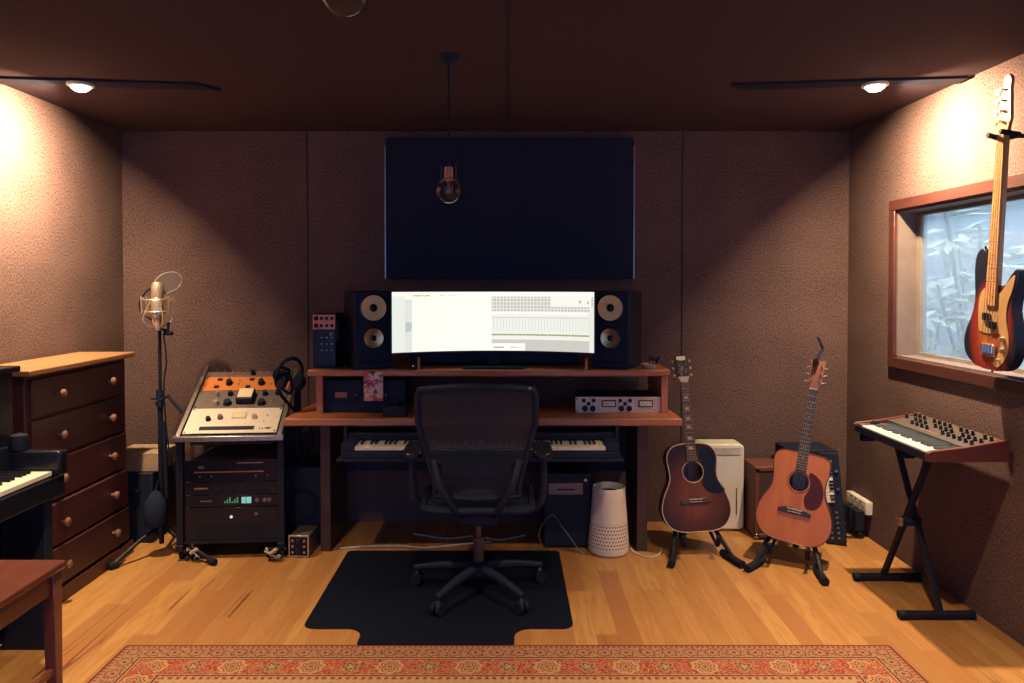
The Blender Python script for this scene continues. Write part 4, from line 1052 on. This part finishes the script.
gstand('black folding guitar stand holding the amber acoustic guitar', (GR[0]-.002, GR[1]-.012, 0), -27)

# bass on the wall: local x -> -Y, front -> -X
t = thing('bass_guitar', 'sunburst electric bass hanging on the wall in front of window', 'bass guitar', (1.975, 2.995, 1.115), (0, R(0), R(-90)))
t.rotation_euler = Euler((0, 0, 0)); 
t.matrix_world = Matrix.Translation((1.962, 3.02, 1.118)) @ Matrix.Rotation(R(-90), 4, 'Z') @ Matrix.Rotation(R(3.0), 4, 'Y') @ Matrix.Rotation(R(-1.0), 4, 'X')
ol = [(0, 0), (.07, .004), (.125, .030), (.155, .085), (.158, .145), (.135, .21), (.122, .26), (.132, .32), (.150, .375), (.148, .405), (.128, .412), (.098, .385), (.072, .350), (.045, .338), (.034, .345),
      (-.034, .345), (-.038, .42), (-.058, .478), (-.088, .492), (-.118, .465), (-.125, .41), (-.118, .34), (-.112, .28), (-.128, .21), (-.158, .15), (-.168, .095), (-.150, .045), (-.10, .012), (-.05, .002)]
bo = smooth2(ol, 4)
MB().prism(bo, 0, .042).build('body', M['burst_bass'], t, bevel=.007, seg=3)
pg = [(-.048, .330), (-.075, .30), (-.080, .24), (-.072, .17), (-.055, .150), (.02, .148), (.055, .155), (.075, .13), (.055, .06), (.035, .03), (.060, .018), (.095, .045), (.115, .09), (.115, .15), (.095, .21), (.095, .27), (.118, .33), (.130, .385), (.115, .385), (.085, .355), (.060, .325), (.034, .315), (-.034, .325)]
MB().prism(smooth2(pg, 4), -.0028, -.0002).build('pickguard', pm('gold_anodised_guard', (.46,.28,.13), (.42,.25,.11), 20, .45, .1), t)
for s, z_ in ((-1, .215), (1, .185)): MB().b(s*.020-.022, s*.020+.022, -.012, -.0028, z_-.015, z_+.015).build('pickup', M['blackgloss'], t, bevel=.003)
o = MB().b(-.042, .042, -.007, -.0002, .055, .105).build('bridge', M['champagne'], t, bevel=.002)
for i in range(4): MB().cyl((-.028+i*.019, -.010, .07), (-.028+i*.019, -.010, .100), .006, seg=8).build('saddle', M['chrome'], o)
for x_, z_ in ((.088, .135), (.093, .090), (.070, .050)): knob(t, x_, -.0028, z_, .010 if z_ > .06 else .005, .018, M['champagne'])
MB().cyl((0, .02, 0), (0, .02, -.012), .005, seg=10).build('strap_button', M['chrome'], t); MB().cyl((-.09, .02, .490), (-.093, .02, .503), .005, seg=10).build('strap_button', M['chrome'], t)
zn = .955; SCB = .864
MB().prism([(-.031, .285), (-.029, .262), (.029, .262), (.031, .285), (.021, zn), (-.021, zn)], -.006, .016).build('neck', M['maple'], t, bevel=.004)
fbo = MB().prism([(-.031, .285), (-.029, .262), (.029, .262), (.031, .285), (.021, zn), (-.021, zn)], -.010, -.006).build('fretboard', M['maple'], t)
fretset(fbo, zn, SCB, 20, .042, .062, .275, -.010)
for n_ in (3, 5, 7, 9, 12, 15): 
    zz = zn - SCB*(1-2**(-(n_-.5)/12)); MB().cyl((0, -.0108, zz), (0, -.0095, zz), .0035, seg=10).build('inlay', M['black'], fbo)
hd = [(-.021, zn), (.021, zn), (.030, zn+.03), (.038, zn+.05), (.034, zn+.09), (.030, zn+.14), (.026, zn+.175), (.030, zn+.205), (.012, zn+.228), (-.012, zn+.222), (-.022, zn+.195), (-.012, zn+.170), (-.028, zn+.15), (-.030, zn+.10), (-.034, zn+.05), (-.040, zn+.030), (-.030, zn+.015)]
MB().prism(smooth2(hd, 3), .0, .014).build('headstock', M['maple'], t, bevel=.002)
MB().b(-.021, .021, -.012, .0, zn, zn+.004).build('nut', M['bone'], t)
for i in range(4):
    z_ = zn+.045+i*.042
    MB().cyl((-.012, 0, z_), (-.012, -.016, z_), .006, seg=12).build('tuning_post', M['chrome'], t)
    MB().cyl((-.035, .010, z_), (-.058, .010, z_), .003, seg=8).prism([(-.058, z_-.011), (-.058, z_+.011), (-.076, z_+.009), (-.076, z_-.009)], .008, .012).build('tuning_peg', M['chrome'], t)
    MB().tube([(-.028+i*.019, -.014, .085), (-.0155+i*.0103, -.0125, zn+.002), (-.012, -.010, zn+.045+i*.042)], .0011, 5).build('string', M['steel'], t)
MB().tube([(-.0, -.001, zn+.125),(.006, -.006, zn+.125)], .005, 6).build('string_tree', M['chrome'], t)
t = thing('guitar_hanger', 'black padded wall hanger gripping the bass headstock', 'guitar hanger', (XR, 2.955, 2.055))
MB().b(-.012, 0, -.035, .035, -.05, .05).build('wall_plate', M['black'], t, bevel=.003)
MB().cyl((-.01, 0, 0), (-.075, 0, 0), .009).build('arm', M['blackmetal'], t)
for s in (-1, 1): MB().tube([(-.072, 0, 0), (-.080, s*.035, .0), (-.10, s*.045, .0), (-.155, s*.038, .012)], .011, 8, 4).build('padded_fork', M['rubber'], t)

# ------------------------------------------------------------------ dehumidifier, amps, etc.
t = thing('dehumidifier', 'white upright dehumidifier behind the dark sunburst guitar', 'dehumidifier', (1.265, 4.36, 0))
MB().prism(rrect(-.135, .135, .008, .52, .03, 5), -.0, .15).build('casing', M['white'], t, bevel=.012, seg=3)
MB().b(-.10, .11, -.004, .0, .455, .50).build('air_outlet', pm('light_grey_plastic', (.55,.52,.46), None, 20, .5), t, bevel=.002)
MB().b(.085, .092, -.006, -.001, .10, .26).build('level_window', M['greyface'], t, bevel=.002)
for s in (-1, 1): MB().b(s*.1-.02, s*.1+.02, .02, .13, 0, .010).build('foot', M['rubber'], t)
MB().cyl((-.05, -.001, .41), (-.05, -.005, .41), .010).build('button', M['greyface'], t)

def amp(name, label, loc, w, h, d, cabm, grille, rz=0, knobs=0, handle=True):
    t = thing(name, label, 'guitar amplifier', loc, (0, 0, R(rz)))
    mb = MB(); mb.b(-w/2, w/2, 0.012, d, .012, h)
    mb.b(-w/2, w/2, 0, .012, .012, .035).b(-w/2, w/2, 0, .012, h-.025, h).b(-w/2, -w/2+.022, 0, .012, .035, h-.025).b(w/2-.022, w/2, 0, .012, .035, h-.025)
    mb.build('cabinet', cabm, t, bevel=.004)
    kp = .055 if knobs else 0
    MB().b(-w/2+.022, w/2-.022, .006, .012, .035, h-.025-kp).build('speaker_grille', grille, t)
    if knobs:
        MB().b(-w/2+.022, w/2-.022, .002, .012, h-.025-kp, h-.025).build('control_panel', M['gold'], t)
        for i in range(knobs): knob(t, -w/2+.05+i*(w-.1)/(knobs-1), .002, h-.052, .012, .016, M['champagne'])
    if handle: MB().tube([(-w*.25, d*.5, h), (-w*.25, d*.5, h+.016), (0, d*.5, h+.022), (w*.25, d*.5, h+.016), (w*.25, d*.5, h)], .008, 8, 3).build('handle', M['rubber'], t)
    for sx in (-1, 1):
        for sz in (.02, h-.02): MB().lathe([(0,-.004),(.011,-.003),(.016,.003)], (sx*(w/2-.012), 0, sz), 'y', 10).build('corner_cap', M['chrome'], t)
        for y_ in (.03, d-.03): MB().cyl((sx*(w/2-.04), y_, 0), (sx*(w/2-.04), y_, .012), .014, seg=10).build('foot', M['rubber'], t)
    return t
brownc = pm('brown_tolex', (.16,.055,.040), (.12,.042,.032), 150, .6, 0, .2); gr1 = pm('dark_grille_cloth', (.07,.032,.030), (.045,.022,.024), 250, .9, 0, .2)
amp('guitar_amplifier', 'small brown combo amplifier behind the left side of amber guitar', (1.535, 4.21, 0), .24, .42, .22, brownc, gr1, 0, 0, False)
amp('guitar_amplifier', 'taller dark combo amplifier with brass control panel behind amber guitar', (1.765, 4.25, 0), .275, .505, .24, M['black'], gr1, 0, 7, False)
# small keyboard stood on end at the right of the amplifiers
t = thing('mini_keyboard', 'small black keyboard stood on end beside the amplifiers', 'keyboard', (1.885, 4.13, 0))
t.matrix_world = Matrix.Translation((1.845, 4.12, .012)) @ Matrix.Rotation(R(-8), 4, 'X') @ Matrix.Rotation(R(-3), 4, 'Y') @ Matrix.Rotation(R(-28), 4, 'Z')
MB().b(-.05, .05, 0, .035, 0, .50).build('case', M['black'], t, bevel=.004)
for i in range(12):
    MB().b(-.046, .012, -.010, 0, .225+i*.0195, .225+i*.0195+.0175).build('white_key', M['ivory'], t, bevel=.001)
for i in range(11):
    if i % 7 in (2, 6): continue
    MB().b(-.008, .014, -.016, -.009, .2405+i*.0195, .2495+i*.0195).build('black_key', M['blackgloss'], t)
for i in range(6):
    for j in range(2): MB().cyl((-.02+j*.035, 0, .03+i*.028), (-.02+j*.035, -.008, .03+i*.028), .007, seg=10).build('knob', M['greyface'], t)
for z_ in (.30, .40): MB().cyl((.035, 0, z_), (.035, -.012, z_), .008, seg=10).build('knob', M['chrome'], t)

# power board on the right wall
t = thing('power_board', 'white four-outlet power board low on the right wall', 'power outlet', (XR, 4.33, .178))
MB().b(-.038, 0, -.125, .125, -.035, .04).build('housing', M['white'], t, bevel=.004)
for i in range(4): MB().b(-.042, -.038, -.095+i*.062-.018, -.095+i*.062+.018, -.022, .018).build('socket', M['bone'], t, bevel=.001)
for i in range(3):
    MB().cyl((-.038, -.06+i*.06, .028), (-.044, -.06+i*.06, .028), .006, seg=8).build('switch', M['greyface'], t)
for i, (y_, lab) in enumerate(((4.24, 'black power adapter plugged in power board, nearest the viewer'), (4.31, 'black power adapter plugged in power board, the middle one'), (4.385, 'black power adapter plugged in power board, nearest back wall'))):
    t = thing('power_adapter', lab, 'power adapter', (XR-.042, y_, .12))
    MB().b(-.05, 0, -.026, .026, -.07, .045).build('case', M['black'], t, bevel=.004)
    MB().tube([(-.025, 0, -.07), (-.03, 0, -.10), (-.06, .0, -.112), (-.12, .03-.02*i, -.114), (-.16, .05, -.114)], .004, 6, 5).build('lead', M['rubber'], t)

# ------------------------------------------------------------------ synthesizer + X stand at the right wall
SZ = .738
t = thing('synthesizer', 'analog synthesizer with wooden ends and many black knobs at right wall', 'synthesizer', (1.715, 3.34, SZ), (0, 0, R(-90)))
# local: x -.33(far) .. .33(near); y 0 (front) .. .33 (wall side)
W2 = .33; Dp = .335
side_poly = [(0, 0), (0, .036), (.015, .045), (.15, .060), (Dp, .092), (Dp, .0)]
for s in (-1, 1):
    mb = MB(); xs = (s*W2 - (.011 if s > 0 else -.011)); 
    vs = [(xs-.011, y_, z_) for y_, z_ in side_poly] + [(xs+.011, y_, z_) for y_, z_ in side_poly]; n6 = 6
    mb.add(vs, [tuple(range(6)), tuple(range(11, 5, -1))] + [(i, i+6, (i+1) % 6+6, (i+1) % 6) for i in range(6)]); mb.build('wooden_end', M['synthwood'], t, bevel=.003)
MB().b(-W2+.022, W2-.022, .004, Dp-.005, 0, .022).build('base', M['black'], t, bevel=.002)
MB().b(-W2+.022, W2-.022, .002, .012, .0, .034).build('front_rail', M['black'], t, bevel=.002)
pan = [(.162, .022), (.162, .057), (Dp-.006, .084), (Dp-.006, .022)]
vs = [(-W2+.022, y_, z_) for y_, z_ in pan] + [(W2-.022, y_, z_) for y_, z_ in pan]
MB().add(vs, [(0,1,2,3), (7,6,5,4), (0,4,5,1), (1,5,6,2), (2,6,7,3), (3,7,4,0)]).build('control_panel', pm('slate_control_panel', (.085,.070,.066), (.07,.058,.056), 25, .5, .05), t)
MB().b(-W2+.022, -W2+.075, .012, .162, .022, .040).build('wheel_panel', M['greyface'], t)
for i in range(2): MB().lathe([(0,-.005),(.018,-.005),(.018,.005),(0,.005)], (-W2+.036+i*.022, .09, .038), 'x', 16).build('wheel', M['rubber'], t)
bluek = pm('blue_grey_key', (.075,.095,.115), (.06,.08,.10), 20, .25)
keybed(t, 24, .0234, .15, 0, Matrix.Translation((-W2+.0775, .008, .024)), bmat=bluek, kh=.016)
rnd = random.Random(4)
TP = Matrix.Translation((0, .162, .057)) @ Matrix.Rotation(math.atan2(.027, Dp-.168), 4, 'X')
for i in range(15):
    for j, yy in enumerate((.045, .085, .128)):
        if (j == 0 and i in (0, 1, 2, 7, 8)) or (j == 1 and i in (1, 5, 10)) or (j == 2 and i in (3, 8, 12)): continue
        x_ = -W2+.045+i*.041
        o = MB(TP).lathe([(.0085,0),(.0085,.006),(.0068,.008),(.006,.019),(0,.020)], (x_, yy, 0), 'z', 12).build('knob', M['blackgloss'], t)
        MB(TP).cyl((x_, yy, .0200), (x_, yy, .0207), .0035, seg=8).build('knob_cap', M['steel'], o)
MB(TP).b(-.06, .07, .025, .032, 0, .0015).build('button_strip', M['copper'], t)
t = thing('keyboard_stand', 'black folding X keyboard stand holding the synthesizer', 'keyboard stand', (1.875, 3.42, 0))
bar = M['blackmetal']
for y_, s in ((-.21, 1), (.21, -1)):
    o = MB().tube([(-.150, y_, .020), (.155, y_, .020)], .018, 10).build('foot_bar', bar, t)
    for sx in (-1, 1): MB().cyl((sx*.140, y_, .020), (sx*.165, y_, .020), .0195, seg=14).build('end_cap', M['rubber'], o)
    xo = .018*s
    MB(Matrix.Translation((xo, 0, 0))).tube([(0, y_, .03), (0, -y_*.85, .705)], .016, 4).build('cross_leg', bar, t, bevel=.002)
    o = MB().tube([(-.15, -y_*.85, .718), (.15, -y_*.85, .718)], .013, 10).build('support_arm', bar, t)
    for xx in (-.12, .12): MB().tube([(xx-.03, -y_*.85, .718), (xx+.03, -y_*.85, .718)], .0185, 10).build('foam_grip', M['rubber'], o)
MB().lathe([(0,-.045),(.022,-.04),(.022,.04),(0,.045)], (0, 0, .365), 'x', 16).build('pivot_knob', M['black'], t)
MB().b(-.060, -.045, -.02, .03, .345, .385).build('lock_plate', M['steel'], t, bevel=.003)

# shared phrases for repeats
GRP = {'studio_speaker': 'studio speakers beside the monitor', 'acoustic_guitar': 'acoustic guitars on stands', 'guitar_stand': 'guitar stands on the floor',
       'guitar_amplifier': 'amplifiers behind the amber guitar', 'downlight': 'downlights on the ceiling', 'pendant_lamp': 'globe pendants on cords', 'ceiling_batten': 'dark ceiling battens',
       'cable': 'loose cables', 'wooden_post': 'wooden posts under the monitor', 'power_adapter': 'adapters on the power board', 'leafy_shrub': 'shrubs outside the window', 'cable_bundle': 'cable knots under the rack'}
for o in C.objects:
    b_ = o.name.split('.')[0]
    if o.parent is None and b_ in GRP and 'label' in o: o['group'] = GRP[b_]
# ------------------------------------------------------------------ light
w = bpy.data.worlds.new('blue_fill'); sc.world = w; w.use_nodes = True  # blue ambient fill, added to lift the dark tones towards navy
bg = w.node_tree.nodes['Background']; bg.inputs[0].default_value = (.15,.22,.50,1); bg.inputs[1].default_value = 2.9
# overcast sky light over the garden outside the window
ld = bpy.data.lights.new('garden_sky', 'AREA'); ld.shape = 'RECTANGLE'; ld.size = 1.6; ld.size_y = 5; ld.energy = 230; ld.color = (.86,.95,.95)
lo = bpy.data.objects.new('garden_sky', ld); C.objects.link(lo); lo.location = (2.9, 4.2, 3.6); lo.rotation_euler = (0, R(0), 0)

sc.view_settings.view_transform = 'Standard'; sc.view_settings.look = 'None'; sc.view_settings.gamma = 1; sc.view_settings.use_curve_mapping = False
sc.view_settings.exposure = -0.12
sc.cycles.use_denoising = True
sc.cycles.max_bounces = 8
sc.cycles.diffuse_bounces = 2
sc.cycles.sample_clamp_indirect = 6
